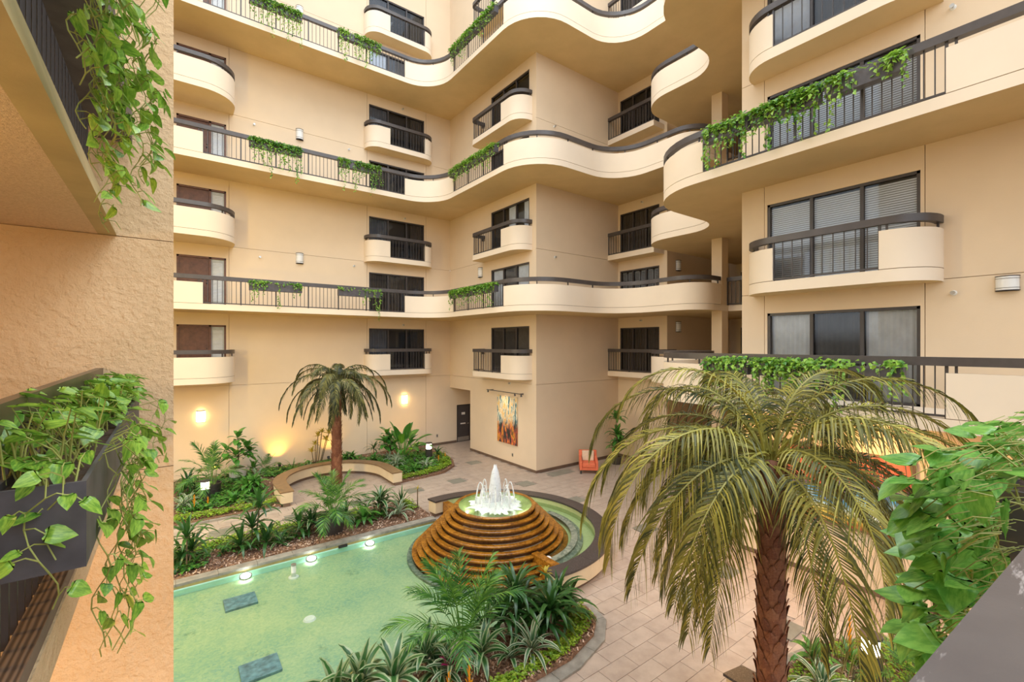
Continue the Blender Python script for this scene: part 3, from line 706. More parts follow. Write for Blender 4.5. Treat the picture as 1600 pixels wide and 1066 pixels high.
# ------------------------------------------------------------------ near galleries at the left and under the camera
LXF = -.44   # front face of the left gallery slabs
near_picket = MB().box(-.011, -.012, 0, .011, .012, .90).mesh('picket', M['bronze'])
def near_left(n, label, y0, th, back=0.0, dx=0.0):
    z = L(n)
    root = thing('gallery', label, 'gallery', (LXF, 3, z), 'near left galleries')
    xb, xt = LXF + .02, LXF + .02 - back      # the face leans back towards its top
    s_ = MB(); s_.box(-4, y0, z - th, xt - .03, 5.95, z); s_.build('slab', M['soffit_near'], root)
    f = MB(); p = [(xt - .03, z - th), (xb, z - th), (xt, z), (xt - .03, z)]
    f.add([(q[0], y0, q[1]) for q in p] + [(q[0], 5.95, q[1]) for q in p], [(0, 1, 2, 3), (7, 6, 5, 4), (0, 4, 5, 1), (1, 5, 6, 2), (2, 6, 7, 3), (3, 7, 4, 0)])
    f.build('fascia', M['fascia'] if back else M['rough_wall'], root)
    MB().box(-.52 + dx, y0, z, -.43 + dx - (.02 if back else 0), 5.95, z + (.03 if back else .07)).build('kerb_board', M['wood_board'], root)
    MB().box(-.57 + dx, y0, z + .92, -.52 + dx, 5.95, z + 1.04).build('handrail', M['rail_brown'], root)
    y = y0 + .1
    while y < 5.9:
        inst('picket', near_picket, root, (-.54 + dx, y, z + .02)); y += .13
    return root
near_left(2, 'near left gallery of the camera storey with dark pickets', .3, .2)
near_left(3, 'overhead near left gallery with tan soffit and dark pickets', .3, .41, .11, -.09)
root = thing('gallery', 'dark handrail of the balcony the camera leans over, bottom right', 'gallery', (1, -.2, L(2)), None)
pl = [(-.45, .10), (.1, .096), (.4, .0873), (.6, .0765), (.787, .066), (1.2, .03), (1.8, -.04), (3.2, -.25)]
MB().sweep(pl, -1, 0, .17, L(2) + .98, L(2) + 1.04).build('handrail', M['worn_rail'], root)
MB().sweep(pl, -1, .03, .14, L(2) + .90, L(2) + .98).build('rail_web', M['rail'], root)
sl_ = arclen(pl)
for k in range(24):
    q = at_s(pl, sl_, .1 + k * .15); inst('picket', picket_me, root, (q[0], q[1] - .09, L(2) + .045))
MB().prism([(-.44, .06), (3.2, -.3), (3.2, -2.5), (-.44, -2.5)], L(2) - .4, L(2)).build('slab', M['soffit_near'], root)

# ------------------------------------------------------------------ ground, pool and fountain
PC = (7.08, 10.22)            # fountain centre
RI, RO = 2.70, 3.06           # granite-capped ring wall
Y_FAR, Y_NEAR = 12.56, 7.05   # pool edges (inside of copings)
BENCH = (5.06, 17.85); BO, BI = 2.12, 1.74

def arc(c, r, a0, a1, n=24): return [(c[0] + r * cos(radians(a0 + (a1 - a0) * k / n)), c[1] + r * sin(radians(a0 + (a1 - a0) * k / n))) for k in range(n + 1)]

back_bed = [(-1, 16.78), (2.95, 16.72), (2.95, 17.85)] + arc(BENCH, 2.11, 180, 0, 24) + [(7.17, 17.85), (7.17, 16.85), (8.3, 16.92), (9.3, 17.15), (10.1, 17.75), (10.55, 18.7), (10.8, 20.3), (10.8, FY - .015), (-1, FY - .015)]
strip_bed = [(-1, 12.82), (6.55, 12.82), (6.5, 14.74), (-1, 14.74)]
near_bed = [(1.2, 7.0), (6.45, 6.98), (6.78, 6.55), (6.66, 6.15), (6.25, 5.84), (5.45, 5.62), (4.4, 5.6), (1.2, 5.6)]
right_bed = [(7.3, 3.0), (7.9, 3.28), (8.6, 3.35), (9.6, 3.1), (10.4, 2.5), (10.6, 1.0), (7.5, 1.0), (7.2, 2.2)]
def inside(p, poly):
    x, y = p; c = False
    for i in range(len(poly)):
        x1, y1 = poly[i]; x2, y2 = poly[i - 1]
        if (y1 > y) != (y2 > y) and x < (x2 - x1) * (y - y1) / (y2 - y1) + x1: c = not c
    return c
def on_floor(x, y):
    if inside((x, y), back_bed) or inside((x, y), strip_bed) or inside((x, y), near_bed) or inside((x, y), right_bed): return False
    if 6.9 < y < 12.85 and x < 6.7: return False
    if hypot(x - PC[0], y - PC[1]) < RI + .1: return False
    return True

TX, TY = .645, .336
fl = MB()
# concrete base with the pool basin left open
for q in ((-6, -6, 24, 6.9), (-6, 12.6, 24, 24), (10.2, 6.9, 24, 12.6)): fl.box(q[0], q[1], -.3, q[2], q[3], -.02)
ringfill = [(6.4, 6.9), (10.2, 6.9), (10.2, 12.6 + 1.0), (6.4, 13.6)]
def ann(a0, a1, box_pts):
    pass
fa = arc(PC, RO - .05, -90, 90, 24); poly = [(10.2, 6.9)] + [(10.2, 13.4)] + [(PC[0], 13.4)] + fa[::-1] + [(PC[0], 6.9)]
fl.prism(poly, -.3, -.02)
floor = fl.build('floor', M['grout']); tag(floor, 'courtyard floor laid with pinkish travertine tiles', kind='structure')
tile_me = MB().box(-TX / 2 + .004, -TY / 2 + .004, -.03, TX / 2 - .004, TY / 2 - .004, 0).mesh('tile', M['tile'])
slab_me = MB().box(-.31, -.27, -.03, .31, .27, .004).mesh('slate', M['tile_dark'])
slates = [(1.2, 15.55), (3.17, 15.55), (5.2, 15.68), (7.24, 15.75), (9.1, 15.8), (11.05, 13.9), (11.14, 17.8), (12.9, 14.2), (13.5, 14.2), (11.3, 11.4), (8.9, 5.6), (11.2, 8.4), (9.4, 3.9), (10.6, 5.7)]
cand = []
ny0 = int(-1 / TY)
for j in range(-3, int(23 / TY)):
    y = 5.04 + (j - 15) * TY + .0
    for i in range(-4, int(18 / TX) + 4):
        x = 5.36 + (i - 8) * TX + (TX / 2) * (j % 2) + .322
        if x < -.6 or x > 18 or y < .4 or y > 22 or not on_floor(x, y): continue
        if x > RWX and y < 6.2: continue
        if y > CYW and x > FX and y < 20: continue
        if y < 6.9 and x < 4.2 or (x < -.3): continue
        Z = x * FWD[0] + y * FWD[1]
        if Z < 3.5: continue
        X = x * RGT[0] + y * RGT[1]; u = 800 + F * X / Z; vv = 538 + F * CAM_Z / Z
        if vv > 1130 or u > 1700 or u < 230: 
            continue
        if any(abs(x - sx) < .30 and abs(y - sy) < .26 for sx, sy in slates): continue
        cand.append((Z, x, y))
cand.sort()
for Z, x, y in cand[:300 - len(slates)]: inst('tile', tile_me, floor, (x, y, 0))
rest = MB()
for Z, x, y in cand[300 - len(slates):]: rest.box(x - TX / 2 + .004, y - TY / 2 + .004, -.03, x + TX / 2 - .004, y + TY / 2 - .004, 0)
rest.build('tiles', M['tile'], floor, kind='stuff')
for x, y in slates: inst('slate', slab_me, floor, (x, y, 0))

# pool shell
pool = thing('pool', 'shallow green mosaic pool around the stepped fountain', 'pool', (2.5, 9.8, -.17))
MB().prism([(-1.5, Y_NEAR - .3), (7.2, Y_NEAR - .3), (7.2, Y_FAR + .3), (-1.5, Y_FAR + .3)], -.4, -.17).build('pool_floor', M['pool'], pool)
MB().box(-1.5, Y_FAR, -.4, 6.9, Y_FAR + .06, -.02).build('pool_wall', M['pool_wall'], pool)
MB().box(-1.5, Y_FAR - .004, -.02, 6.9, Y_FAR + .06, .045).build('waterline_band', M['pool_band'], pool)
MB().box(-1.5, Y_NEAR - .3, -.4, 6.5, Y_NEAR, .05).build('pool_wall', M['pool_wall'], pool)
for yy0, yy1 in ((Y_FAR - .02, Y_FAR + .24), (Y_NEAR - .24, Y_NEAR + .02)):
    x = -1.5
    while x < 6.3:
        x1 = min(x + .8, 6.52); MB().box(x + .003, yy0, .045, x1 - .003, yy1, .105).build('coping_stone', M['coping'], pool); x = x1
def sheet(poly, z):
    return MB().add([(x, y, z) for x, y in poly], [tuple(range(len(poly)))])
sheet([(-1.5, Y_NEAR), (6.5, Y_NEAR), (7.05, Y_NEAR + .1), (7.05, Y_FAR - .02), (6.5, Y_FAR), (-1.5, Y_FAR)], -.045).build('water', M['water'], pool)
for (x, y, lab) in ((1.22, 11.42, 'blue-grey cover slab in the pool, farther from the camera'), (1.24, 8.86, 'blue-grey cover slab in the pool, cut by the bottom edge')):
    tag(MB().box(x - .30, y - .26, -.17, x + .30, y + .26, -.125).build('cover_slab', M['blue_slab']), lab, 'slab', 'pool cover slabs')
for i, (x, lab) in enumerate(((1.43, 'round underwater lamp on the pool wall, nearest the left wall'), (2.89, 'round underwater lamp on the pool wall, middle one of three'), (4.40, 'round underwater lamp on the pool wall, nearest the fountain'))):
    r = thing('pool_light', lab, 'lamp', (x, Y_FAR - .05, -.07), 'pool wall lamps')
    R_ = Matrix.Rotation(radians(12), 4, 'X')
    b = MB(); b.lathe([(0, .03), (.105, .03)], n=18); b.v = [tuple(R_ @ Vector(p) + Vector((x, Y_FAR - .15, -.075))) for p in b.v]; b.build('lens', M['pool_lamp'], r)
    b = MB(); b.lathe([(.105, .0), (.105, .035), (.135, .035), (.135, .0)], n=18); b.v = [tuple(R_ @ Vector(p) + Vector((x, Y_FAR - .15, -.075))) for p in b.v]; b.build('bezel', M['steel'], r)
r = thing('pool_return', 'small white standpipe rising from the pool floor', 'pipe', (2.37, 11.9, -.17))
b = MB(); b.lathe([(.0, .12), (.055, .12), (.055, -.17)], (2.37, 11.9), 14); b.build('pipe', M['white_plastic'], r)
b = MB(); b.lathe([(.0, .15), (.06, .15), (.062, .12), (0.03, .12)], (2.37, 11.9), 14); b.build('cap', M['steel'], r)
b = MB(); b.lathe([(.0, -.14), (.11, -.145), (.12, -.17)], (2.37, 11.9), 16); b.build('flange', M['white_plastic'], r)
tag(MB().lathe([(0, -.14), (.06, -.14), (.075, -.145), (.10, -.14), (.125, -.17)], (2.27, 9.89), 20).build('floor_drain', M['white_plastic'], smooth=False), 'round white drain cover on the pool floor', 'drain')
tag(MB().box(3.60, Y_FAR - .05, -.03, 3.83, Y_FAR + .02, .03).add(*(lambda b: (b.v, b.f))(MB().box(3.66, Y_FAR - .055, -.015, 3.77, Y_FAR - .045, .015))).build('skimmer', M['black']), 'small dark skimmer box on the pool edge', 'skimmer')

# ring wall with granite cap, half circle on the path side
ring = thing('ring_wall', 'curved cream wall with black granite cap around the fountain pool', 'wall', (PC[0] + RO, PC[1], 0))
A0, A1 = -100, 99
pin = arc(PC, RI, A0, A1, 48); pout = arc(PC, RO, A0, A1, 48)
MB().prism(pin + pout[::-1], .10, .45).build('wall_face', M['bench_wall'], ring)
MB().prism(arc(PC, RI + .05, A0, A1, 48) + arc(PC, RO - .07, A0, A1, 48)[::-1], -.3, .10).build('toe_kick', M['base_trim'], ring)
NS = 9
for k in range(NS):
    a = A0 - .5 + (A1 - A0 + 1) * k / NS; b_ = A0 - .5 + (A1 - A0 + 1) * (k + 1) / NS
    MB().prism(arc(PC, RI - .03, a + .06, b_ - .06, 8) + arc(PC, RO + .03, a + .06, b_ - .06, 8)[::-1], .45, .50).build('granite_cap', M['granite'], ring)
# raised upper pool between the ring wall and the steps
MB().prism(arc(PC, 1.3, -90, 90, 24) + arc(PC, RI + .02, 90, -90, 36), .0, .20).build('upper_pool_floor', M['upper_pool'], ring)
MB().prism(arc(PC, RI - .012, -90, 90, 40) + arc(PC, RI + .01, 90, -90, 40), .2, .45).build('upper_pool_side', M['upper_pool'], ring)
sheet(arc(PC, RI - .012, -90, 90, 36) + arc(PC, 1.3, 90, -90, 24), .32).build('water', M['water'], ring)
for sg in (-1, 1):
    y0, y1 = sorted((PC[1] + sg * 1.75, PC[1] + sg * 2.68))
    MB().box(PC[0] - .16, y0, -.17, PC[0] + .03, y1, .42).build('weir_wall', M['amber'], ring)
tag(MB().lathe([(0, .36), (.05, .355), (.07, .34), (.075, .325), (0, .32)], (PC[0] + .14, PC[1] - 2.02), 14).build('float_light', M['opal'], smooth=True), 'small white dome lamp floating beside the weir', 'lamp')
tag(MB().lathe([(0, .345), (.09, .34), (.11, .325), (0, .32)], (9.0, 10.6), 16).build('inlet_cover', M['white_plastic'], smooth=True), 'white round inlet cover in the raised right pool', 'cover')

# stepped fountain
ft = thing('fountain', 'round stepped amber fountain with white jets in the pool', 'fountain', (PC[0], PC[1], -.17))
NT_ = 10; R0, R1 = 1.10, 2.22; Z1 = 1.10
for k in range(NT_):
    r_o = R0 + (R1 - R0) * k / (NT_ - 1); z_t = Z1 - k * .122; z_b = z_t - .122 if k < NT_ - 1 else -.17
    r_i = r_o - .13 if k else r_o - .09
    b = MB(); b.lathe([(r_i - .02, z_t - .012), (r_i, z_t - .004), (r_o - .015, z_t), (r_o, z_t - .012), (r_o - .004, z_t - .045), (r_o - .045, z_t - .05)], PC, 72)
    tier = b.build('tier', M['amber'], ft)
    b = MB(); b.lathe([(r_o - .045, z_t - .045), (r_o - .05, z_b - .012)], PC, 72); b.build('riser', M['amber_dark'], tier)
b = MB(); b.lathe([(R0 - .07, Z1 - .005), (R0 - .10, Z1 - .05), (R0 - .35, Z1 - .24), (0, Z1 - .26)], PC, 48); b.build('basin', M['basin'], ft, smooth=True)
b = MB(); b.lathe([(R0 - .10, Z1 - .045), (0, Z1 - .045)], PC, 48); b.build('water', M['water'], ft)
for (ri, ro, zt, a0, a1) in ((2.2, 2.34, -.115, 80, 280), (2.2, 2.36, .27, -88, 10), (2.05, 2.22, .325, -88, 5)):
    b = MB(); b.lathe([(ri, zt), (ro, zt), (ro, zt - .1)], PC, 48, radians(a0), radians(a1)); b.build('mosaic_ring', M['grey_mosaic'], ft)
rj = random.Random(3)
def jet(p0, v0, r0, r1, n=9, tmax=None, name='water_jet'):
    g = 9.81; T = tmax or 2 * v0[2] / g; pts = []; rs = []
    for k in range(n + 1):
        t_ = T * k / n; pts.append((p0[0] + v0[0] * t_, p0[1] + v0[1] * t_, p0[2] + v0[2] * t_ - g * t_ * t_ / 2)); rs.append(r0 + (r1 - r0) * k / n)
    return MB().tube(pts, rs, 5)
zb = Z1 - .05
# central plume: a tapering column of many thin streams
cp = MB()
cp.lathe([(.20, zb), (.185, zb + .22), (.165, zb + .45), (.135, zb + .70), (.095, zb + .90), (.05, zb + 1.02), (0.006, zb + 1.10)], PC, 18)
for k in range(60):
    a = rj.uniform(0, 2 * pi); h = rj.uniform(.45, 1.12); r_ = .23 * sqrt(max(0, 1 - (h / 1.15))) + .02
    x = PC[0] + cos(a) * r_; y = PC[1] + sin(a) * r_
    cp.tube([(x, y, zb), (PC[0] + cos(a) * r_ * .8, PC[1] + sin(a) * r_ * .8, zb + h * .6), (PC[0] + cos(a) * r_ * .55, PC[1] + sin(a) * r_ * .55, zb + h)], [.014, .012, .004], 4)
cp.smooth = True; cp.build('center_plume', M['foam'], ft)
for k in range(16):
    a = 2 * pi * (k + .5) / 16; r_ = .24 if k % 2 else .27
    v_ = 2.95 if k % 2 else 3.5
    p0 = (PC[0] + cos(a) * r_, PC[1] + sin(a) * r_, zb)
    jet(p0, (cos(a) * .38, sin(a) * .38, v_), .008, .022).build('water_jet', M['foam'], ft, smooth=True)
    b = MB().tube([(p0[0] + cos(a) * .27, p0[1] + sin(a) * .27, zb - .1), (p0[0] + cos(a) * .27, p0[1] + sin(a) * .27, zb + .06)], .008, 5); b.build('nozzle', M['black'], ft)
# splash: churned white disc with spikes
sp = MB(); n = 72; vs = [(PC[0], PC[1], zb + .10)]
for i, (rr_, hh) in enumerate(((.2, .12), (.36, .09), (.50, .06), (.60, .025), (.68, .0))):
    for k in range(n):
        a = 2 * pi * k / n; q = rr_ * (1 + rj.uniform(-.05, .05) * (i + 1) * .6 + (rj.random() ** 4) * .25 * (i == 4)); vs.append((PC[0] + cos(a) * q, PC[1] + sin(a) * q, zb + hh + rj.uniform(-.01, .03)))
fs = [(0, 1 + k, 1 + (k + 1) % n) for k in range(n)]
for i in range(4):
    for k in range(n): fs.append((1 + i * n + k, 1 + (i + 1) * n + k, 1 + (i + 1) * n + (k + 1) % n, 1 + i * n + (k + 1) % n))
sp.add(vs, fs); sp.build('splash', M['foam'], ft, smooth=True)
for k in range(6):
    a = 2 * pi * k / 6 + .3; add_light('POINT', 'basin_lamp', (PC[0] + cos(a) * .72, PC[1] + sin(a) * .72, zb - .10), 1.8, (1, .98, .92), .02)

# bench
bn = thing('bench', 'horseshoe cream planter bench with brown cap in the back bed', 'bench', (BENCH[0], BENCH[1] + 1.9, 0))
pathm = [(BENCH[0] - BO, 16.68)] + arc(BENCH, BO, 180, 0, 28) + [(BENCH[0] + BO, 16.68)]
MB().sweep(pathm, -1, 0, .36, .12, .46).build('bench_wall', M['bench_wall'], bn)
MB().sweep(pathm, -1, .06, .28, 0, .12).build('toe_kick', M['base_trim'], bn)
MB().sweep(pathm, -1, -.03, .40, .46, .50).build('bench_cap', M['bench_top'], bn)
MB().sweep(pathm, -1, .36, .362, .3, .46).build('bench_band', M['bench_wall'], bn)
# low seat wall at the right bed
sw = thing('seat_wall', 'low granite-capped seat wall cut by the bottom edge beside the big palm', 'wall', (6.9, 2.9, 0))
ps = [(6.62, 3.58), (7.02, 3.5), (7.05, 3.0), (7.15, 2.0), (6.7, 1.95), (6.6, 3.0)]
MB().prism(ps, .46, .50).build('granite_cap', M['granite'], sw)
MB().prism([(6.86 + (x - 6.86) * .92, 2.8 + (y - 2.8) * .95) for x, y in ps], 0, .46).build('wall_face', M['bench_wall'], sw)

# planting beds: kerbs, soil, chips
def bed(name, label, poly, kerb, zc=.10, chips=900, seed=1, kw=.14, zk=.05):
    r = thing(name, label, 'flower bed', (sum(p[0] for p in poly) / len(poly), sum(p[1] for p in poly) / len(poly), 0))
    b = MB().prism(poly, -.02, zc); b.build('bed_soil', M['mulch_base'], r)
    if kerb:
        for a, b_ in zip(kerb, kerb[1:]):
            pass
        sl = arclen(kerb); n = max(1, int(sl[-1] / .9))
        for k in range(n):
            s0 = sl[-1] * k / n; s1 = sl[-1] * (k + 1) / n
            MB().sweep(sub(kerb, sl, s0 + .004, s1 - .004), 1, -kw / 2, kw / 2, -.01, zk).build('kerb_stone', M['coping'], r)
    rg = random.Random(seed); xs = [p[0] for p in poly]; ys = [p[1] for p in poly]; m = MB(); c = 0
    while c < chips:
        x = rg.uniform(min(xs), max(xs)); y = rg.uniform(min(ys), max(ys))
        if not inside((x, y), poly) or x < -.3: continue
        c += 1; a = rg.uniform(0, pi); l = rg.uniform(.012, .035); w_ = rg.uniform(.007, .016); t1 = rg.uniform(-.02, .03); z = zc + rg.uniform(.0, .03)
        dx, dy = cos(a) * l, sin(a) * l; ex, ey = -sin(a) * w_, cos(a) * w_
        m.add([(x - dx - ex, y - dy - ey, z), (x + dx - ex, y + dy - ey, z + t1), (x + dx + ex, y + dy + ey, z + t1 + .008), (x - dx + ex, y - dy + ey, z + .008)], [(0, 1, 2, 3)], rg.random())
    m.build('wood_chips', M['mulch'], r, kind='stuff')
    return r
bed('planting_bed', 'large mulched bed along the back wall around the bench', back_bed, [(-1, 16.74), (2.9, 16.68)], .08, 6000, 1)
bn2 = bpy.data.objects  # right-hand kerb of the back bed
bed('planting_bed', 'narrow mulched strip between the pool and the path', strip_bed, [(-1, 14.76), (6.5, 14.76)], .09, 6000, 2, kw=.1)
bed('planting_bed', 'mulched bed with curved stone kerb at the near pool edge', near_bed, [(6.45, 6.95), (6.82, 6.55), (6.70, 6.12), (6.28, 5.78), (5.45, 5.55), (4.4, 5.5), (1.2, 5.5)], .10, 4500, 3, kw=.28, zk=.04)
bed('planting_bed', 'mulched bed under the big palm at bottom right', right_bed, [(7.3, 3.02), (7.9, 3.32), (8.6, 3.4), (9.6, 3.15), (10.45, 2.5), (10.65, 1.0)], .10, 2500, 4)

# ------------------------------------------------------------------ lamps and wall fittings
def sconce(label, plane, x, y, z, lit=False, group='wall sconces', hs=1.0):
    r = thing('wall_sconce', label, 'lamp', (x, y, z), group if not lit else 'lit wall sconces')
    def bx(p0, d0, z0, p1, d1, z1):
        return MB().box(x + p0, y + d0, z + z0, x + p1, y + d1, z + z1) if plane == 'y' else MB().box(x + d0, y + p0, z + z0, x + d1, y + p1, z + z1)
    g = MB(); n = 10; vs = []; W, D = (.15, .13)
    for k in range(n + 1):
        a = pi * k / n; p = -W * cos(a); d = -.01 - D * sin(a)
        for zz in (-.21 * hs, .21 * hs): vs.append((x + p, y + d, z + zz) if plane == 'y' else (x + d, y + p, z + zz))
    g.add(vs, [(2 * i, 2 * i + 2, 2 * i + 3, 2 * i + 1) for i in range(n)])
    g.build('diffuser', M['lamp_warm'] if lit else M['opal'], r, smooth=True)
    for zz in (-.23, -.15, .14, .215):
        vs = []; f = MB()
        for k in range(n + 1):
            a = pi * k / n; 
            for q in (0, 1):
                p = -(W + .012) * cos(a); d = -.005 - (D + .012) * sin(a); zq = (zz + q * (.022 if abs(zz) > .2 else .012)) * hs
                vs.append((x + p, y + d, z + zq) if plane == 'y' else (x + d, y + p, z + zq))
        f.add(vs, [(2 * i, 2 * i + 2, 2 * i + 3, 2 * i + 1) for i in range(n)])
        f.build('metal_band', M['bronze'] if not lit else M['steel'], r)
    bx(-.15, -.012, -.24 * hs, .15, 0, .24 * hs).build('back_plate', M['bronze'], r)
sconce('lit wall sconce on the back wall above the areca palm', 'y', .99, FY, 2.53, True)
sconce('lit wall sconce on the back wall above the bird of paradise', 'y', 9.64, FY, 2.59, True)
for n, z in ((3, 9.26), (5, 14.8), (7, 20.3)):
    sconce('unlit white sconce on the back left wall, %s storey' % ORD[n], 'y', 4.65, FY, z)
sconce('unlit white sconce left of the centre wall window, third storey', 'x', FX, 19.0, 8.95)
sconce('unlit white sconce on the right wall, third storey', 'x', RWX, 1.25, 6.52, hs=.58)
for n, z in ((2, 6.2), (3, 8.95), (5, 14.4)):
    sconce('small sconce on the shaded lobby side wall, %s storey' % ORD[n], 'y', 18.3, 12.0, z)

def sprinkler(label, plane, x, y, z):
    r = thing('wall_sprinkler', label, 'sprinkler', (x, y, z), 'wall sprinklers')
    d = Vector((0, -1, 0)) if plane == 'y' else Vector((-1, 0, 0)); p = Vector((x, y, z))
    MB().tube([p, p + d * .02], [.055, .04], 10).build('escutcheon', M['white_plastic'], r)
    MB().tube([p + d * .02, p + d * .09], .018, 8).tube([p + d * .09, p + d * .1], .04, 8).build('head', M['steel'], r)
def PX(u, v, plane, c):
    Xc = (u - 800) / F; d = (FWD[0] + Xc * RGT[0], FWD[1] + Xc * RGT[1])
    Z = c / (d[0] if plane == 'x' else d[1]); return (Z * d[0], Z * d[1], CAM_Z + (538 - v) / F * Z)
for u, v, plane, c, lab in ((397, 195, 'y', FY, 'back left wall left of the fifth-storey sconce'), (545, 234, 'y', FY, 'back left wall right of the fifth-storey sconce'),
        (406, 402, 'y', FY, 'back left wall left of the third-storey sconce'), (553, 416, 'y', FY, 'back left wall right of the third-storey sconce'),
        (629, 171, 'y', FY, 'back left wall above the sixth-storey window'), (632, 342, 'y', FY, 'back left wall above the fourth-storey window'), (630, 508, 'y', FY, 'back left wall above the second-storey window'),
        (866, 198, 'y', CYW, 'plain centre wall above the fifth-storey gallery'), (867, 402, 'y', CYW, 'plain centre wall above the third-storey gallery'),
        (1490, 458, 'x', RWX, 'right wall below the unlit sconce'), (1489, 12, 'x', RWX, 'right wall near the top edge'),
        (797, 599, 'x', FX, 'centre wall above the painting rail'), (1004, 316, 'x', RX, 'inner corner above the fourth-storey window'), (1002, 501, 'x', RX, 'inner corner above the second-storey window')):
    sprinkler('small sprinkler head on the ' + lab, plane, *PX(u, v, plane, c))
def outlet(lab, plane, u, v, c):
    x, y, z = PX(u, v, plane, c); r = thing('wall_outlet', lab, 'outlet', (x, y, z))
    (MB().box(x - .045, y - .012, z - .07, x + .045, y, z + .07) if plane == 'y' else MB().box(x - .012, y - .045, z - .07, x, y + .045, z + .07)).build('plate', M['steel'], r)
    b = MB()
    for dz in (-.03, .03):
        b.box(x - .02, y - .016, z + dz - .015, x + .02, y - .011, z + dz + .015) if plane == 'y' else b.box(x - .016, y - .02, z + dz - .015, x - .011, y + .02, z + dz + .015)
    b.build('socket', M['black'], r)
outlet('small outlet plate on the wall below the tall painting', 'x', 801, 711, FX)
outlet('small outlet plate on the back wall left of the service door', 'y', 683, 681, FY)

# paintings
r = thing('painting', 'tall abstract painting in orange, cream, teal and black', 'painting', (FX - .04, 16.75, 2.0))
MB().box(FX - .06, 16.0, .92, FX - .012, 17.5, 3.06).build('canvas', M['art'], r)
MB().box(FX - .012, 16.1, 1.0, FX, 17.4, 2.98).build('stretcher', M['black'], r)
r = thing('picture_light', 'thin dark track light rail above the tall painting', 'lamp', (FX - .2, 16.7, 3.27))
MB().bar((FX - .25, 18.1, 3.27), (FX - .25, 15.3, 3.27), .03, .03).build('track', M['bronze'], r)
for y in (17.9, 15.6):
    MB().bar((FX, y, 3.27), (FX - .25, y, 3.27), .025, .025).build('bracket', M['bronze'], r)
for y in (18.0, 15.9, 15.45):
    MB().tube([(FX - .25, y, 3.25), (FX - .24, y, 3.16)], [.03, .045], 8).build('spot_head', M['bronze'], r)
l_ = add_light('SPOT', 'picture_spot', (FX - .9, 16.9, 3.6), 45, (1, .85, .65), .05, spot=70, blend=.8); aim(l_, (FX, 16.8, 2.0))
r = thing('painting', 'wide abstract painting of red, blue and yellow swirls behind the big palm', 'painting', (RWX - .04, 3.7, 2.1))
MB().box(RWX - .06, 2.58, 1.35, RWX - .012, 4.9, 3.0).build('canvas', M['art2'], r)
f = MB(); f.box(RWX - .07, 2.52, 1.3, RWX, 2.58, 3.05); f.box(RWX - .07, 4.9, 1.3, RWX, 4.96, 3.05); f.box(RWX - .07, 2.52, 3.0, RWX, 4.96, 3.05); f.box(RWX - .07, 2.52, 1.3, RWX, 4.96, 1.35); f.build('frame', M['base_trim'], r)
for y in (3.2, 0.2, 6.0):
    add_light('AREA', 'soffit_downlight', (11.4, y, 3.9), 40, (1, .55, .2), .2)

def bollard(label, x, y, h=.85):
    r = thing('bollard_light', label, 'lamp', (x, y, .08), 'bollard lights')
    b = MB(); b.lathe([(.16, .08), (.155, h - .28), (.0, h - .28)], (x, y), 18); b.build('post', M['pot_dark'], r, smooth=False)
    b = MB(); b.lathe([(.12, h - .28), (.12, h - .04)], (x, y), 16); b.build('lens', M['lamp_white'], r, smooth=True)
    c = MB(); c.lathe([(.155, h - .04), (.155, h), (0, h + .01)], (x, y), 18); c.build('cap', M['bronze'], r)
    for k in range(4):
        a = k * pi / 2 + .4; MB().box(-.008, -.008, 0, .008, .008, 0); MB().bar((x + cos(a) * .14, y + sin(a) * .14, h - .28), (x + cos(a) * .14, y + sin(a) * .14, h - .04), .014, .014).build('strut', M['bronze'], r)
bollard('lit bollard lamp at the left end of the back bed', .94, 18.45)
bollard('lit bollard lamp at the right end of the back bed', 9.62, 19.3)
bollard('lit bollard lamp under the big palm, bottom right', 8.85, 2.38)
def uplight(label, x, y, e, target):
    r = thing('uplight', label, 'lamp', (x, y, .1))
    MB().tube([(x, y, .08), (x, y, .22)], .015, 6).build('stake', M['black'], r)
    MB().tube([(x, y - .03, .2), (x, y + .08, .32)], [.05, .065], 10).build('head', M['black'], r)
    l = add_light('SPOT', 'uplight_beam', (x, y + .1, .36), e, WARM, .05, spot=150 if target[2] > 3 else 95, blend=1.0); aim(l, target)
uplight('black uplight spiked in the mulch, washing the back wall', 3.75, 21.55, 60, (3.75, 22.1, 1.2))
uplight('added black uplight under the fiddle-leaf fig, warming the back wall', 1.3, 20.4, 42, (1.2, 22.1, 4.2))  # this and the next two are added to wash the wall with warm light
uplight('small black uplight in the mulch right of the bird of paradise', 9.6, 20.4, 36, (9.4, 22.1, 4.2))
uplight('small black uplight in the mulch behind the bench', 4.6, 20.6, 45, (4.6, 22.1, 4.6))
uplight('small black uplight among the variegated leaves at right', 8.75, 18.9, 35, (8.5, 20.5, 1.4))
uplight('small black uplight behind the slim palm trunk', 5.75, 21.5, 40, (6.0, 22.1, 1.3))

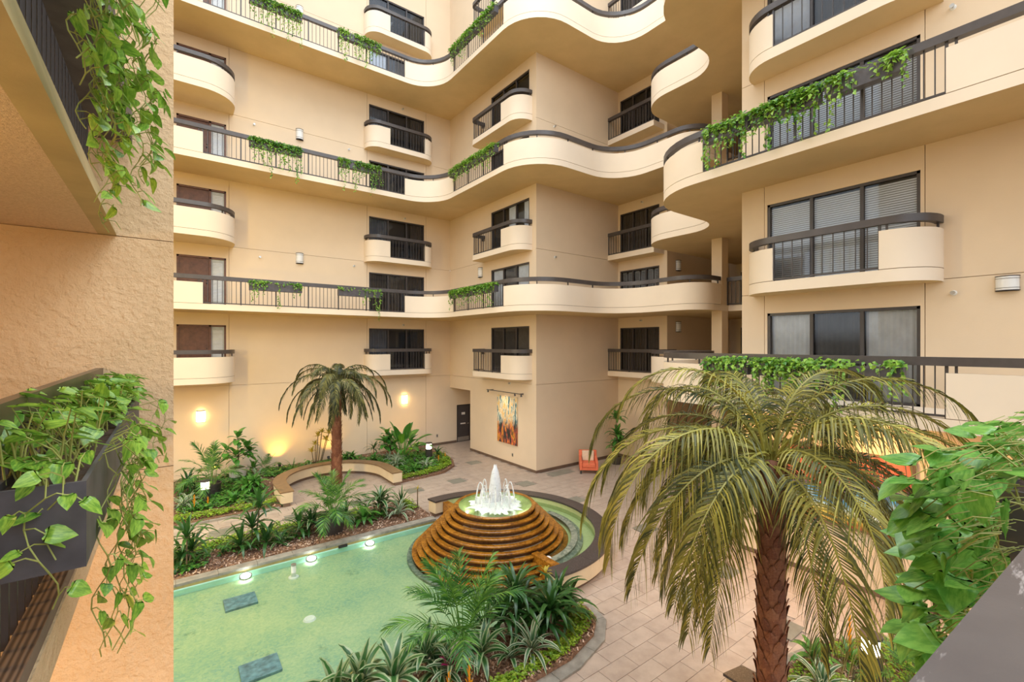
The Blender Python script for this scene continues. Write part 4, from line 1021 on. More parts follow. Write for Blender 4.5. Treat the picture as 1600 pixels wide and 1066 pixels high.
# ------------------------------------------------------------------ armchair
def armchair():
    x, y = 14.25, 13.62; A = radians(-135 + 90 + 5)   # faces the camera
    r = thing('armchair', 'coral armchair with cream back cushion against the plain centre wall', 'chair', (x, y, 0))
    r.rotation_euler = (0, 0, radians(-42))
    def part(name, mb, mat, bev=.02):
        me = mb.mesh(name, mat); o = bpy.data.objects.new(name, me); COL.objects.link(o); o.parent = r
        if bev:
            m_ = o.modifiers.new('soft', 'BEVEL'); m_.width = bev; m_.segments = 3
        return o
    part('seat_cushion', MB().box(-.27, -.42, .28, .27, .20, .44), M['orange'], .03)
    part('seat_base', MB().box(-.36, -.38, .15, .36, .34, .28), M['orange'], .01)
    for s in (-1, 1):
        m_ = MB().add([(s * .28, -.40, .15), (s * .38, -.40, .15), (s * .38, .36, .15), (s * .28, .36, .15), (s * .28, -.40, .50), (s * .38, -.40, .50), (s * .38, .36, .66), (s * .28, .36, .66)],
            [(0, 3, 2, 1), (4, 5, 6, 7), (0, 1, 5, 4), (1, 2, 6, 5), (2, 3, 7, 6), (3, 0, 4, 7)])
        part('armrest', m_, M['orange'], .015)
    part('backrest', MB().add([(-.38, .22, .28), (.38, .22, .28), (.38, .36, .15), (-.38, .36, .15), (-.38, .32, .84), (.38, .32, .84), (.38, .44, .84), (-.38, .44, .84)],
         [(0, 3, 2, 1), (4, 5, 6, 7), (0, 1, 5, 4), (1, 2, 6, 5), (2, 3, 7, 6), (3, 0, 4, 7)]), M['orange'], .02)
    part('back_cushion', MB().add([(-.25, .10, .44), (.25, .10, .44), (.25, .22, .44), (-.25, .22, .44), (-.25, .20, .84), (.25, .20, .84), (.25, .32, .84), (-.25, .32, .84)],
         [(0, 3, 2, 1), (4, 5, 6, 7), (0, 1, 5, 4), (1, 2, 6, 5), (2, 3, 7, 6), (3, 0, 4, 7)]), M['cream_fabric'], .03)
    for sx in (-1, 1):
        for sy in (-.36, .32): part('leg', MB().box(sx * .33 - .03, sy - .03, 0, sx * .33 + .03, sy + .03, .15), M['black'], 0)
armchair()

# ------------------------------------------------------------------ plants
def heart_mesh(name, seed, mat, fold=.16, droop=.22):
    rg = random.Random(seed); m = MB(); st = [(-.07, .17), (.05, .33), (.25, .40), (.5, .34), (.75, .19), (.9, .08)]
    vs = [(0, 0, 0)]; tw = rg.uniform(-.12, .12)
    def z(t, w): return fold * w * (1 - .3 * t) - droop * max(t, 0) ** 1.6 + rg.uniform(-.012, .012)
    for t_, w_ in st:
        vs += [(t_, w_, z(t_, w_) + tw * w_), (t_, -w_, z(t_, w_) - tw * w_)]
    mids = len(vs)
    for t_, w_ in st[1:]: vs.append((t_, 0, z(t_, 0) - .015))
    vs.append((1, 0, -droop)); tip = len(vs) - 1
    f = [(0, mids, 3, 1), (0, 2, 4, mids)]
    for i in range(1, 5):
        a, b = 1 + 2 * i, 3 + 2 * i; ma, mb_ = mids + i - 1, mids + i
        f += [(a, ma, mb_, b)[::-1], (a + 1, b + 1, mb_, ma)[::-1]]
    f += [(11, mids + 4, tip)[::-1], (mids + 4, 12, tip)[::-1]]
    m.add(vs, f, [.5 + rg.uniform(-.1, .1)] * len(vs)); m.smooth = True
    return m.mesh(name, mat)
LOWLEAF = ([(0, 0, 0), (.3, .34, .04), (.3, -.34, .04), (.35, 0, 0), (.75, .17, -.06), (.75, -.17, -.06), (1, 0, -.2)],
           [(0, 3, 1), (0, 2, 3), (1, 3, 6, 4), (3, 2, 5, 6)])
def frame(tip, nrm):
    t_ = Vector(tip).normalized(); s_ = Vector(nrm).cross(t_)
    if s_.length < 1e-4: s_ = Vector((0, 1, 0)).cross(t_)
    s_.normalize(); n_ = t_.cross(s_)
    return Matrix((t_, s_, n_)).transposed()
def add_leaf(mb, p, tip, nrm, size, tint, shape=LOWLEAF):
    R_ = frame(tip, nrm); p = Vector(p)
    mb.add([p + R_ @ (Vector(v) * size) for v in shape[0]], shape[1], tint)

HEART = [heart_mesh('leaf', s, M['pothos'], .10 + .12 * (s % 3), .12 + .12 * (s % 2)) for s in range(5)]
HEART_D = [heart_mesh('leaf', s + 20, M['pothos_deep'], .10 + .08 * (s % 3), .12 + .1 * (s % 2)) for s in range(5)]

def inst_leaf(me, parent, p, tip, nrm, size):
    o = bpy.data.objects.new('leaf', me); COL.objects.link(o); o.parent = parent
    o.matrix_basis = Matrix.Translation(Vector(p) - parent_world(parent)) @ frame(tip, nrm).to_4x4() @ Matrix.Diagonal((size, size * 1.0, size, 1))
    return o

def strand(rg, p0, out, length, reach=.12, step=.06, sway=.05, spread=.4):
    """points of one hanging runner: over the lip, then down"""
    pts = [Vector(p0)]; o_ = Vector(out); sd = Vector((-o_.y, o_.x, 0)); drift = rg.uniform(-.25, .25)
    pts.append(pts[0] + o_ * reach * .6 + Vector((0, 0, .03)))
    pts.append(pts[0] + o_ * reach + Vector((0, 0, -.03)))
    n = max(2, int(length / step)); ph = rg.uniform(0, 6)
    for k in range(1, n + 1):
        s_ = k / n; pts.append(pts[2] + Vector((0, 0, -length * s_)) + sd * (drift * length * s_ * spread + sway * sin(ph + k * .6)) + o_ * (.03 * sin(ph + k * .9) - .04 * s_))
    return pts

def near_pothos(label, lip0, lip1, out, n_top, strands, seed, top_w, zt, meshes=HEART, size=(.075, .13), lean=(0, 0, 0), back=(-.05, .15), maxz=.22, reach=(.05, .2), step=.05, zmax=99, cap=295, n_face=0, face=None):
    """close trailing pothos: every leaf its own object"""
    rg = random.Random(seed); a = Vector(lip0); b = Vector(lip1)
    r = thing('trailing_pothos', label, 'plant', ((a + b) / 2)[:], None)
    o_ = Vector(out); stems = MB()
    for _ in range(n_top):
        q = a.lerp(b, rg.random()); base_ = q - o_ * rg.uniform(.04, top_w) + Vector((0, 0, -.02))
        h = rg.uniform(.05, maxz); p = base_ + o_ * rg.uniform(*back) + Vector((rg.uniform(-.06, .06), rg.uniform(-.06, .06), h))
        stems.tube([base_, (base_ + p) / 2 + Vector((0, 0, .03)), p], [.004, .003, .002], 4)
        tip = o_ * rg.uniform(.2, 1) + Vector((rg.uniform(-.8, .8), rg.uniform(-.8, .8), rg.uniform(-.5, .15))) + Vector(lean)
        nr = Vector((rg.uniform(-.35, .35), rg.uniform(-.35, .35), 1)) + o_ * .35
        inst_leaf(rg.choice(meshes), r, p, tip, nr, rg.uniform(*size))
    for (s0, ln, dens) in strands:
        q = a.lerp(b, s0); pts = strand(rg, q, o_, ln, rg.uniform(*reach), step, .05)
        stems.tube(pts, .0028, 4)
        side_ = 1
        k = 1
        while k < len(pts) - 1:
            if rg.random() < dens and pts[k].z < zmax and len(r.children) < cap:
                p = pts[k]; side_ = -side_; sd = Vector((-o_.y, o_.x, 0)) * side_
                pet = p + sd * rg.uniform(.01, .06) + o_ * rg.uniform(.0, .07) + Vector((0, 0, rg.uniform(-.02, .03)))
                stems.tube([p, (p + pet) / 2 + Vector((0, 0, .012)), pet], [.003, .0025, .002], 3)
                tip = sd * rg.uniform(.2, 1) + o_ * rg.uniform(.0, .6) + Vector((rg.uniform(-.3, .3), rg.uniform(-.3, .3), rg.uniform(-1.0, -.1)))
                nr = o_ * rg.uniform(.4, 1) + Vector((rg.uniform(-.4, .4), rg.uniform(-.4, .4), rg.uniform(.3, 1)))
                inst_leaf(rg.choice(meshes), r, pet, tip, nr, rg.uniform(*size) * (.75 + .25 * (1 - k / len(pts))))
            k += 1
    for _ in range(n_face):
        p = Vector((face[0] + (face[1] - face[0]) * rg.random() ** 1.6, rg.uniform(face[2], face[3]), rg.uniform(face[4], face[5])))
        inst_leaf(rg.choice(meshes), r, p, (rg.uniform(-1, .2), rg.uniform(-.1, .9), rg.uniform(-.7, .2)), (rg.uniform(-.7, .2), rg.uniform(-.2, .8), rg.uniform(.5, 1.3)), rg.uniform(*size))
        q_ = p + Vector((rg.uniform(.0, .08), -.07, rg.uniform(.01, .08))); stems.tube([p, (p + q_) / 2 + Vector((0, 0, .012)), q_], .0016, 3)
    stems.build('stems', M['vine'], r)
    return r
def trough(label, x0, y0, x1, y1, z0, z1, group=None, wall_=.015):
    r = thing('planter_box', label, 'planter', ((x0 + x1) / 2, (y0 + y1) / 2, z0), group)
    b = MB(); q = wall_; b.box(x0, y0, z0, x1, y0 + q, z1).box(x0, y1 - q, z0, x1, y1, z1).box(x0, y0 + q, z0, x0 + q, y1 - q, z1).box(x1 - q, y0 + q, z0, x1, y1 - q, z1).box(x0 + q, y0 + q, z0, x1 - q, y1 - q, z0 + q)
    b.build('trough', M['planter'], r)
    MB().box(x0 + wall_, y0 + wall_, z1 - .06, x1 - wall_, y1 - wall_, z1 - .03).build('soil', M['soil'], r)
    return r
# left planter of the camera storey
trough('charcoal trough planter hung on the near left railing', -.48, 2.18, -.235, 5.6, L(2) + .49, L(2) + .79)
near_pothos('bushy pothos in the far half of the near left trough, touching the rough wall', (-.235, 3.7, L(2) + .79), (-.235, 5.65, L(2) + .79), (1, 0, 0), 250,
            [(.1, .5, .5), (.4, .4, .5), (.7, .3, .5)], 11, .26, L(2) + .79, size=(.08, .13), maxz=.24, back=(-.14, .09))
near_pothos('bushy pothos in the near half of the near left trough with long runners', (-.235, 2.35, L(2) + .79), (-.235, 3.8, L(2) + .79), (1, 0, 0), 130,
            [(.12, .75, .65), (.22, .85, .65), (.3, .95, .65), (.36, .9, .65), (.42, .95, .65), (.5, .8, .65), (.58, .85, .6), (.66, .6, .6), (.8, .5, .6), (.9, .4, .6), (.46, .6, .6), (.27, .5, .6)], 12, .25, L(2) + .79, size=(.065, .115), maxz=.27, back=(-.15, .10), reach=(.02, .12))
near_pothos('lone pothos runner hanging down the front of the near left trough', (-.36, 2.175, L(2) + .79), (-.26, 2.175, L(2) + .79), (0, -1, 0), 8,
            [(.3, .40, .75), (.7, .22, .6)], 14, .16, L(2) + .79, size=(.06, .09), maxz=.1, back=(-.15, .0), reach=(.02, .05))
# upper left trough
trough('black trough planter overhead on the near left railing', -.59, .9, -.30, 5.88, L(3) + .5, L(3) + .8)
near_pothos('long pothos cascade hanging from the overhead trough at top left', (-.27, 2.0, L(3) + .8), (-.27, 4.2, L(3) + .8), (1, 0, 0), 4,
            [(q, ln, .92) for q, ln in ((.46, 1.55), (.1, 1.0), (.3, 1.3), (.6, 1.4), (.2, 1.15), (.4, 1.5), (.52, 1.65), (.0, .8), (.7, 1.15), (.25, 1.2), (.35, 1.4), (.15, 1.05), (.56, 1.5), (.8, 1.0), (.05, .95), (.44, 1.4), (.65, 1.3), (.9, .9))], 17, .2, L(3) + .8, size=(.075, .13), reach=(.0, .2), step=.042, zmax=7.2)
# right planter on the camera's own railing
trough('charcoal trough planter hung outside the near right railing', 2.25, .06, 3.9, .25, L(2) + .47, L(2) + .78)
near_pothos('glossy pothos mass over the near right railing', (1.75, .25, L(2) + .80), (3.2, .25, L(2) + .80), (0, 1, 0), 45,
            [(q / 22, .48 - .012 * q, .95) for q in range(22)], 23, .2, L(2) + .8, meshes=HEART_D, size=(.068, .112), lean=(-.35, .2, 0), maxz=.24, reach=(.0, .10), step=.08, cap=90, n_face=205, face=(1.50, 2.9, .22, .33, 4.64, 5.12))

# distant trough planters with trailing pothos
def far_planter(lab, a, b, out, zt, seed, dens=260, hang=(.15, .75), n_str=10, bare=(), size=(.06, .10)):
    rg = random.Random(seed); a = Vector((a[0], a[1], zt)); b = Vector((b[0], b[1], zt)); o_ = Vector(out); ln = (b - a).length
    p0 = a + o_ * .02; p1 = b + o_ * .22
    trough('charcoal trough planter ' + lab, min(p0.x, p1.x), min(p0.y, p1.y), max(p0.x, p1.x), max(p0.y, p1.y), zt - .27, zt, 'gallery trough planters')
    r = thing('trailing_pothos', 'trailing pothos in the trough ' + lab, 'plant', ((a + b) / 2)[:], 'gallery pothos')
    m = MB(); st = MB()
    dn = lambda s_: .12 if any(q0 < s_ < q1 for q0, q1 in bare) else 1
    for _ in range(int(dens * ln)):
        s_ = rg.random()
        if rg.random() > dn(s_): continue
        q = a.lerp(b, s_) + o_ * rg.uniform(-.02, .30)
        edge = (q - a).dot(o_) / .3
        p = q + Vector((0, 0, rg.uniform(-.02, .13) - max(0, edge - .75) * .9 * rg.random()))
        tip = Vector((rg.uniform(-1, 1), rg.uniform(-1, 1), rg.uniform(-.9, .2))) + o_ * .5; nr = Vector((rg.uniform(-.5, .5), rg.uniform(-.5, .5), 1)) + o_ * .5
        add_leaf(m, p, tip, nr, rg.uniform(*size), rg.random())
    for k in range(n_str):
        s_ = min(.99, max(.01, (k + rg.random()) / n_str))
        if rg.random() > dn(s_) + .25: continue
        l_ = rg.uniform(*hang) if rg.random() > .15 else hang[1] * 1.35
        pts = strand(rg, a.lerp(b, s_) + o_ * .17, out, l_, .10, .05, .02); st.tube(pts, .003, 3)
        for p in pts[1:]:
            for _ in range(2):
                if rg.random() < .75:
                    tip = Vector((rg.uniform(-1, 1), rg.uniform(-1, 1), rg.uniform(-1.2, -.1))); nr = o_ + Vector((rg.uniform(-.5, .5), rg.uniform(-.5, .5), .6))
                    add_leaf(m, p + Vector((rg.uniform(-.05, .05), rg.uniform(-.05, .05), rg.uniform(-.02, .02))), tip, nr, rg.uniform(*size) * .8, rg.random())
    m.build('foliage', M['pothos'], r, kind='stuff')
    st.build('stems', M['vine'], r)
for n in (3, 5, 7):
    zt = L(n) + .86; k = ORD[n]
    far_planter('on the %s-storey far gallery, nearer the apartment doors' % k, (2.42, GY), (4.28, GY), (0, -1, 0), zt, 30 + n, 260 if n == 3 else 620, bare=((.35, .8),) if n == 3 else (), n_str=10 if n == 3 else 24, hang=(.2, .95), size=(.07, .115))
    far_planter('on the %s-storey far gallery, nearer the back left windows' % k, (5.72, GY), (7.56, GY), (0, -1, 0), zt, 40 + n, 130 if n == 3 else 560, bare=((.1, .6),) if n == 3 else ((.25, .38),), n_str=9 if n == 3 else 22, hang=(.2, .9), size=(.07, .115))
    far_planter('on the %s-storey far gallery, along the centre wall' % k, (GX, 18.35), (GX, 14.75), (-1, 0, 0), zt, 50 + n, 520, n_str=30, hang=(.1, .55), size=(.07, .115))
for n in (2, 4):
    zt = L(n) + .86; k = ORD[n]
    ys = [(6.05, 5.0), (4.9, 3.6), (3.5, 2.3)]
    nm = ('nearest the lobby column', 'in the middle of its row', 'nearest the right edge')
    for i, (y0, y1) in enumerate(ys):
        far_planter('on the %s-storey right gallery, %s' % (k, nm[i]), (10.5, y0), (10.5, y1), (-1, 0, 0), zt, 60 + 3 * n + i, ((300, 650, 330) if n == 4 else (170, 300, 150))[i], hang=(.1, .62), n_str=(14, 26, 14)[i], bare=((.35, .75),) if i == 2 else (), size=(.085, .135))

def strap_mesh(name, L_, W, e0, droop, mat, seg=6, fold=.12, p=1.3, seed=0):
    m = MB(); x = z = 0; vs = []; fs = []; ed = []; rg = random.Random(seed)
    for i in range(seg + 1):
        s_ = i / seg; w_ = W * (min(1, .35 + 2.2 * s_)) * (1 - s_ ** 3.0) ** .8
        vs += [(x, w_ / 2, z + fold * w_), (x, 0, z), (x, -w_ / 2, z + fold * w_)]; ed += [1.0, 0.0, 1.0]
        if i: b = 3 * i; fs += [(b - 3, b - 2, b + 1, b), (b - 2, b - 1, b + 2, b + 1)]
        e = radians(e0 - droop * (s_ + .5 / seg) ** p); x += L_ / seg * cos(e); z += L_ / seg * sin(e)
    m.add(vs, fs, [rg.uniform(.3, .7)] * len(vs), ed); m.smooth = True
    return m.mesh(name, mat)
def strap_set(mat, W=.07, L_=.55, spread=1.0):
    return [strap_mesh('leaf', L_ * k, W, e, d * spread, mat, seed=i) for i, (k, e, d) in enumerate(((.75, 82, 35), (.9, 70, 75), (1, 60, 100), (1, 48, 105), (.95, 35, 100), (.8, 20, 80)))]
STRAP = {
    'dracaena': strap_set(M['dracaena'], .075, .64), 'corn': strap_set(M['corn'], .115, .62), 'varieg': strap_set(M['varieg'], .06, .45), 'agave': strap_set(M['dracaena'], .04, .62, .45),
    'broadstrap': strap_set(M['broad'], .12, .48), 'thin': strap_set(M['areca'], .03, .8, .9), 'brom': strap_set(M['broad'], .045, .36, .7), 'croton': strap_set(M['croton'], .06, .22, .6)}
def rosette(r, kind, x, y, z, n, size=1.0, seed=0, upright=0):
    rg = random.Random(seed * 7 + 1); S = STRAP[kind]
    for k in range(n):
        i = min(5, max(0, int(6 * (k + .5) / n - upright + rg.uniform(-.6, .6))))
        inst('leaf', S[i], r, (x, y, z - .0 - .012 * k * size * .25), k * 2.399 + rg.uniform(-.3, .3), size * rg.uniform(.85, 1.1))
pid = 0
ZB = .10
def strap_plant(name, label, kind, x, y, n=18, size=1.0, canes=((0, 0, 0),), group=None, upright=0, z0=ZB):
    global pid; pid += 1
    size *= 1.2 if y > 16 else 1.3 if y > 12.8 else 1.12
    r = thing(name, label, 'plant', (x, y, z0), group)
    for i, (dx, dy, h) in enumerate(canes):
        if h > 0:
            MB().tube([(x + dx * .4, y + dy * .4, z0 - .02), (x + dx, y + dy, z0 + h)], [.022, .016], 6).build('cane', M['cane'], r)
        rosette(r, kind, x + dx, y + dy, z0 + h, n, size, pid * 3 + i, upright)
    return r

def frond_mesh(name, L_, e0, curl, npair, ll, droop, lw, mat, seed, start=.15, p=1.2, vee=.5, rach=.012, stem_mat=None, hang=1.0, ragged=.12, fwd=.75):
    rg = random.Random(seed); pts = []; x = z = 0; N = 26; y = 0; bend = rg.uniform(-.12, .12)
    for i in range(N + 1):
        s_ = i / N; e = radians(e0 - curl * s_ ** p); pts.append(Vector((x, bend * L_ * s_ ** 2, z))); x += L_ / N * cos(e); z += L_ / N * sin(e)
    m = MB(); m.tube(pts, [rach * (1 - .85 * i / N) for i in range(N + 1)], 4, .75)
    for k in range(npair):
        s_ = start + (1 - start) * (k + .5) / npair; q = s_ * N; i = min(N - 1, int(q)); P = pts[i].lerp(pts[i + 1], q - i); T = (pts[i + 1] - pts[i]).normalized()
        B = Vector((0, 1, 0)); Nn = T.cross(B)
        Nn = Nn if Nn.z > 0 else -Nn
        for sg in (-1, 1):
            l_ = ll * (.45 + .55 * sin(pi * min(1, .12 + s_ * .88)) ** .7) * rg.uniform(.8, 1.1)
            if s_ > .85: l_ *= .85
            d = (B * sg * (1 - .45 * s_) + T * (fwd * (.55 + .8 * s_)) + Nn * vee * (1 - s_) * rg.uniform(.3, 1.2) + Vector((rg.uniform(-1, 1), rg.uniform(-1, 1), rg.uniform(-1, 1))) * ragged).normalized()
            ps = [P]; dd = d.copy(); g = droop * rg.uniform(.7, 1.3)
            for j in range(4):
                ps.append(ps[-1] + dd * (l_ / 4)); dd = (dd + Vector((0, 0, -g * hang))).normalized()
            wv = Vector((0, 0, 1)).cross(d); wv = wv.normalized() if wv.length > .05 else Vector((0, 1, 0))
            wd = T * .75 + wv * .25 * sg; wd = (wd - d * wd.dot(d)); wd.normalize()
            ws = (.5, 1, .9, .55, .05); vs = []
            for pt, wk in zip(ps, ws): vs += [pt + wd * lw * wk / 2, pt - wd * lw * wk / 2]
            t0 = rg.random(); t0 = t0 * t0 if rg.random() < .6 else t0
            m.add(vs, [(2 * j, 2 * j + 1, 2 * j + 3, 2 * j + 2) for j in range(4)], t0)
    return m.mesh(name, mat)

ARECA = [frond_mesh('frond', 1.0, e, c, 24, .30, .16, .018, M['areca'], 70 + i, .28, 1.1, .5, .008) for i, (e, c) in enumerate(((84, 35), (74, 70), (62, 90), (50, 100), (36, 95)))]
def areca(name, label, x, y, size, n=16, seed=0, z0=ZB, group=None, low=4):
    rg = random.Random(seed); r = thing(name, label, 'plant', (x, y, z0), group)
    st = MB()
    for k in range(n):
        a = k * 2.399 + rg.uniform(-.3, .3); i = min(low, int((low + 1) * (k + .3) / n)); d = .10 * size * sqrt(rg.random())
        bx_, by_ = x + cos(a) * d, y + sin(a) * d; h = size * rg.uniform(.08, .30) * (1.2 - i * .18)
        st.tube([(bx_, by_, z0 - .02), (bx_ + cos(a) * .02, by_ + sin(a) * .02, z0 + h)], .011 * size + .003, 5)
        inst('frond', ARECA[i], r, (bx_ + cos(a) * .02, by_ + sin(a) * .02, z0 + h), a, size * rg.uniform(.85, 1.1))
    st.build('stems', M['green_stem'], r)
    return r
def pot(label, x, y, r0, h, mat, z0=.0, band=True):
    p = thing('plant_pot', label, 'pot', (x, y, z0))
    b = MB(); b.lathe([(0, z0), (r0 * .86, z0), (r0, z0 + h), (r0, z0 + h + .0), (r0 * .9, z0 + h), (r0 * .88, z0 + h - .06)], (x, y), 24); b.build('vessel', mat, p, smooth=False)
    if band:
        for q in (.55, .92):
            b = MB(); rr_ = r0 * (.86 + .14 * q) + .008; b.lathe([(rr_ - .01, z0 + h * q - .02), (rr_, z0 + h * q - .015), (rr_ + .001, z0 + h * q + .015), (rr_ - .01, z0 + h * q + .02)], (x, y), 24); b.build('hoop', mat, p)
    b = MB(); b.lathe([(0, z0 + h - .05), (r0 * .9, z0 + h - .05)], (x, y), 20); b.build('soil', M['soil'], p)
    return p

BROAD = [strap_mesh('leaf', .34, .19, e, d, M['broad'], 6, .10, 1.2, i) for i, (e, d) in enumerate(((65, 60), (35, 55), (10, 60), (-15, 40)))]
def broad_tree(name, label, x, y, z0, h, crowns, n=14, size=1.0, seed=1):
    rg = random.Random(seed); r = thing(name, label, 'plant', (x, y, z0))
    MB().tube([(x, y, z0 - .03), (x + .02, y, z0 + h * .4), (x, y + .02, z0 + h * .7)], [.03, .025, .02], 7).build('trunk', M['cane'], r)
    for i, (dx, dy, dz) in enumerate(crowns):
        MB().tube([(x, y, z0 + h * .35), (x + dx * .7, y + dy * .7, z0 + dz - .12), (x + dx, y + dy, z0 + dz)], [.016, .013, .01], 5).build('branch', M['cane'], r)
        for k in range(n):
            q = min(3, int(4 * k / n)); zz = z0 + dz - .02 * k * size
            inst('leaf', BROAD[q], r, (x + dx, y + dy, zz), k * 2.399 + rg.uniform(-.4, .4), size * rg.uniform(.75, 1.1))
    return r
PADDLE = []
for i, (e, c) in enumerate(((82, 25), (72, 45), (60, 60), (48, 75))):
    m = MB(); x = z = 0; pts = []
    for k in range(15):
        s_ = k / 14; pts.append((x, z)); a = radians(e - c * s_ ** 1.5); x += 1.3 / 14 * cos(a); z += 1.3 / 14 * sin(a)
    m.tube([(q[0], 0, q[1]) for q in pts], [.016 * (1 - .7 * k / 14) for k in range(15)], 5, .9)
    vs = []; fs = []
    for k in range(7, 15):
        s_ = (k - 7) / 7; w_ = .13 * sin(pi * min(1, .10 + .90 * s_)) ** .8
        vs += [(pts[k][0], w_, pts[k][1] + w_ * .35), (pts[k][0], 0, pts[k][1]), (pts[k][0], -w_, pts[k][1] + w_ * .35)]
        if k > 7: b = 3 * (k - 7); fs += [(b - 3, b - 2, b + 1, b), (b - 2, b - 1, b + 2, b + 1)]
    m.add(vs, fs, .45); m.smooth = True; PADDLE.append(m.mesh('leaf', M['broad']))
def paddle_plant(name, label, x, y, n, size, seed):
    rg = random.Random(seed); r = thing(name, label, 'plant', (x, y, ZB))
    for k in range(n):
        a = k * 2.399 + rg.uniform(-.3, .3); inst('leaf', PADDLE[min(3, int(4 * k / n))], r, (x + cos(a) * .06, y + sin(a) * .06, ZB - .02), a, size * rg.uniform(.8, 1.1))
    return r
BRACT = {c: strap_mesh('bract', .16, .035, 78, 30, M[c], 4, .1) for c in ('flower_orange', 'flower_pink')}
def bromeliad(label, x, y, flower='flower_orange', size=1.0, kind='brom', n=14, z0=ZB, h=.34):
    global pid; pid += 1
    r = thing('bromeliad', label, 'plant', (x, y, z0))
    rosette(r, kind, x, y, z0, n, size, pid)
    if flower == 'flower_orange':
        MB().tube([(x, y, z0), (x, y, z0 + h * size)], .012, 5).build('stalk', M['flower_orange'], r)
        for k in range(14):
            inst('bract', BRACT[flower], r, (x, y, z0 + size * (h * .35 + h * .65 * k / 14)), k * 2.399, size * (.9 - .035 * k))
    else:
        for k in range(12): inst('bract', BRACT[flower], r, (x, y, z0 + .03), k * 2.399, size * 1.1, rot=(0, radians(25 + 3 * k), k * 2.399))
    return r
def cover(label, polys, dens, seed, size=(.03, .06), h=.14, mat='lime', z0=ZB):
    rg = random.Random(seed); m = MB()
    for poly in polys:
        xs = [p[0] for p in poly]; ys = [p[1] for p in poly]; A_ = (max(xs) - min(xs)) * (max(ys) - min(ys))
        for _ in range(int(dens * A_)):
            x = rg.uniform(min(xs), max(xs)); y = rg.uniform(min(ys), max(ys))
            if not inside((x, y), poly): continue
            hh = h * (.35 + .65 * noise.noise((x * 3, y * 3, seed)) ** 2 * 2) * rg.uniform(.3, 1.0)
            a = rg.uniform(0, 2 * pi); add_leaf(m, (x, y, z0 + hh), (cos(a), sin(a), rg.uniform(-.3, .5)), (rg.uniform(-.4, .4), rg.uniform(-.4, .4), 1), rg.uniform(*size), rg.random())
    o = m.build('ground_cover', M[mat]); tag(o, label, 'ground cover', kind='stuff'); return o

# --- back bed
areca('areca_palm', 'feathery areca palm behind the left bollard lamp', 1.18, 19.3, 1.25, 18, 1, z0=.42)
pot('dark round pot of the areca behind the left bollard', 1.18, 19.3, .30, .44, M['pot_dark'], .08)
broad_tree('fiddle_fig', 'fiddle-leaf fig with big glossy leaves in a pale pot', 2.15, 21.0, .55, 1.15, ((0, 0, 1.25), (-.38, -.1, .80), (.30, -.05, .85), (-.1, -.25, .62), (.42, .1, .62)), 12, 1.3, 2)
pot('pale clay pot holding the fiddle-leaf fig', 2.15, 21.0, .33, .36, M['pot_white'], .20, band=False)
areca('pygmy_palm', 'small palm against the back wall left of the uplight', 3.2, 21.3, .66, 12, 3)
strap_plant('spider_lily', 'arching strap-leaved plant beside the bright uplight patch', 'thin', 4.15, 21.0, 15, .9)
strap_plant('schefflera', 'bushy bright green plant in the middle of the left back bed', 'broadstrap', 2.35, 18.6, 18, .95, ((0, 0, .35), (-.18, .1, .25), (.15, -.1, .28)))
strap_plant('dumb_cane', 'low dark leafy plant in front of the left bollard', 'broadstrap', 1.7, 17.8, 14, .85, ((0, 0, .1), (.25, .1, .05)))
strap_plant('dracaena', 'dark dracaena at the wall corner of the back bed', 'dracaena', .42, 19.6, 18, 1.0, ((0, 0, .3), (.1, .5, .35)))
strap_plant('striped_dracaena', 'cream-striped strap plant at the left edge of the back bed', 'varieg', .32, 18.0, 18, 1.1, ((0, 0, .15), (.15, .35, .1)))
strap_plant('striped_dracaena', 'cream-striped plant left of the bench arm', 'varieg', 2.75, 20.6, 16, 1.1)
strap_plant('dracaena', 'short dark plant just behind the pale clay pot', 'broadstrap', 2.75, 21.5, 12, .9, ((0, 0, .2),))
strap_plant('aspidistra', 'dark tufted plant left of the bench end', 'dracaena', 2.6, 19.2, 14, .7)
bromeliad('yellow-flowered bromeliad at far left of the back bed, front one', .62, 17.75, size=1.2, h=.42)
bromeliad('yellow-flowered bromeliad beside the left bollard lamp', .98, 17.7, size=1.0, h=.38)
strap_plant('aloe', 'pale spotted low plant behind the bench, left half', 'varieg', 4.75, 20.75, 18, .9)
strap_plant('croton', 'tall yellow croton lit from below behind the slim palm trunk', 'croton', 5.15, 21.4, 12, 1.2, ((0, 0, .9), (.12, .05, 1.25), (-.15, 0, .6), (.3, .1, 1.4), (.45, 0, 1.05), (.6, .1, 1.3)))
strap_plant('peace_lily', 'low leafy green clump behind the bench, right of the slim trunk', 'broadstrap', 6.3, 20.9, 18, .9, ((0, 0, .2), (.3, 0, .2), (-.3, .05, .15)))
strap_plant('dracaena', 'spiky dark dracaena behind the right shoulder of the bench', 'dracaena', 7.6, 20.9, 16, .75, ((0, 0, .45),))
strap_plant('peace_lily', 'low bright leafy clump beside the spiky dracaena', 'broadstrap', 7.35, 20.2, 15, .8, ((0, 0, .15),))
strap_plant('striped_dracaena', 'cream-striped clump behind the bench end, right', 'varieg', 8.0, 20.1, 18, 1.0, ((0, 0, .1), (.3, -.2, .05)))
paddle_plant('bird_of_paradise', 'tall bird of paradise with arching paddle leaves', 8.75, 20.3, 24, 1.3, 5)
broad_tree('broadleaf_shrub', 'broad-leaved shrub leaning left of the bird of paradise', 8.25, 20.5, ZB, 1.0, ((0, 0, 1.0), (-.3, -.05, .85), (.1, -.2, .75), (-.15, .1, 1.2)), 12, 1.25, 8)
areca('pygmy_palm', 'little palm tuft left of the right bollard lamp', 9.3, 20.2, .6, 12, 6)
strap_plant('striped_dracaena', 'cream-striped plant at the bench end near the path', 'varieg', 7.75, 18.6, 18, 1.2, ((0, 0, .2), (.2, .5, .2)))
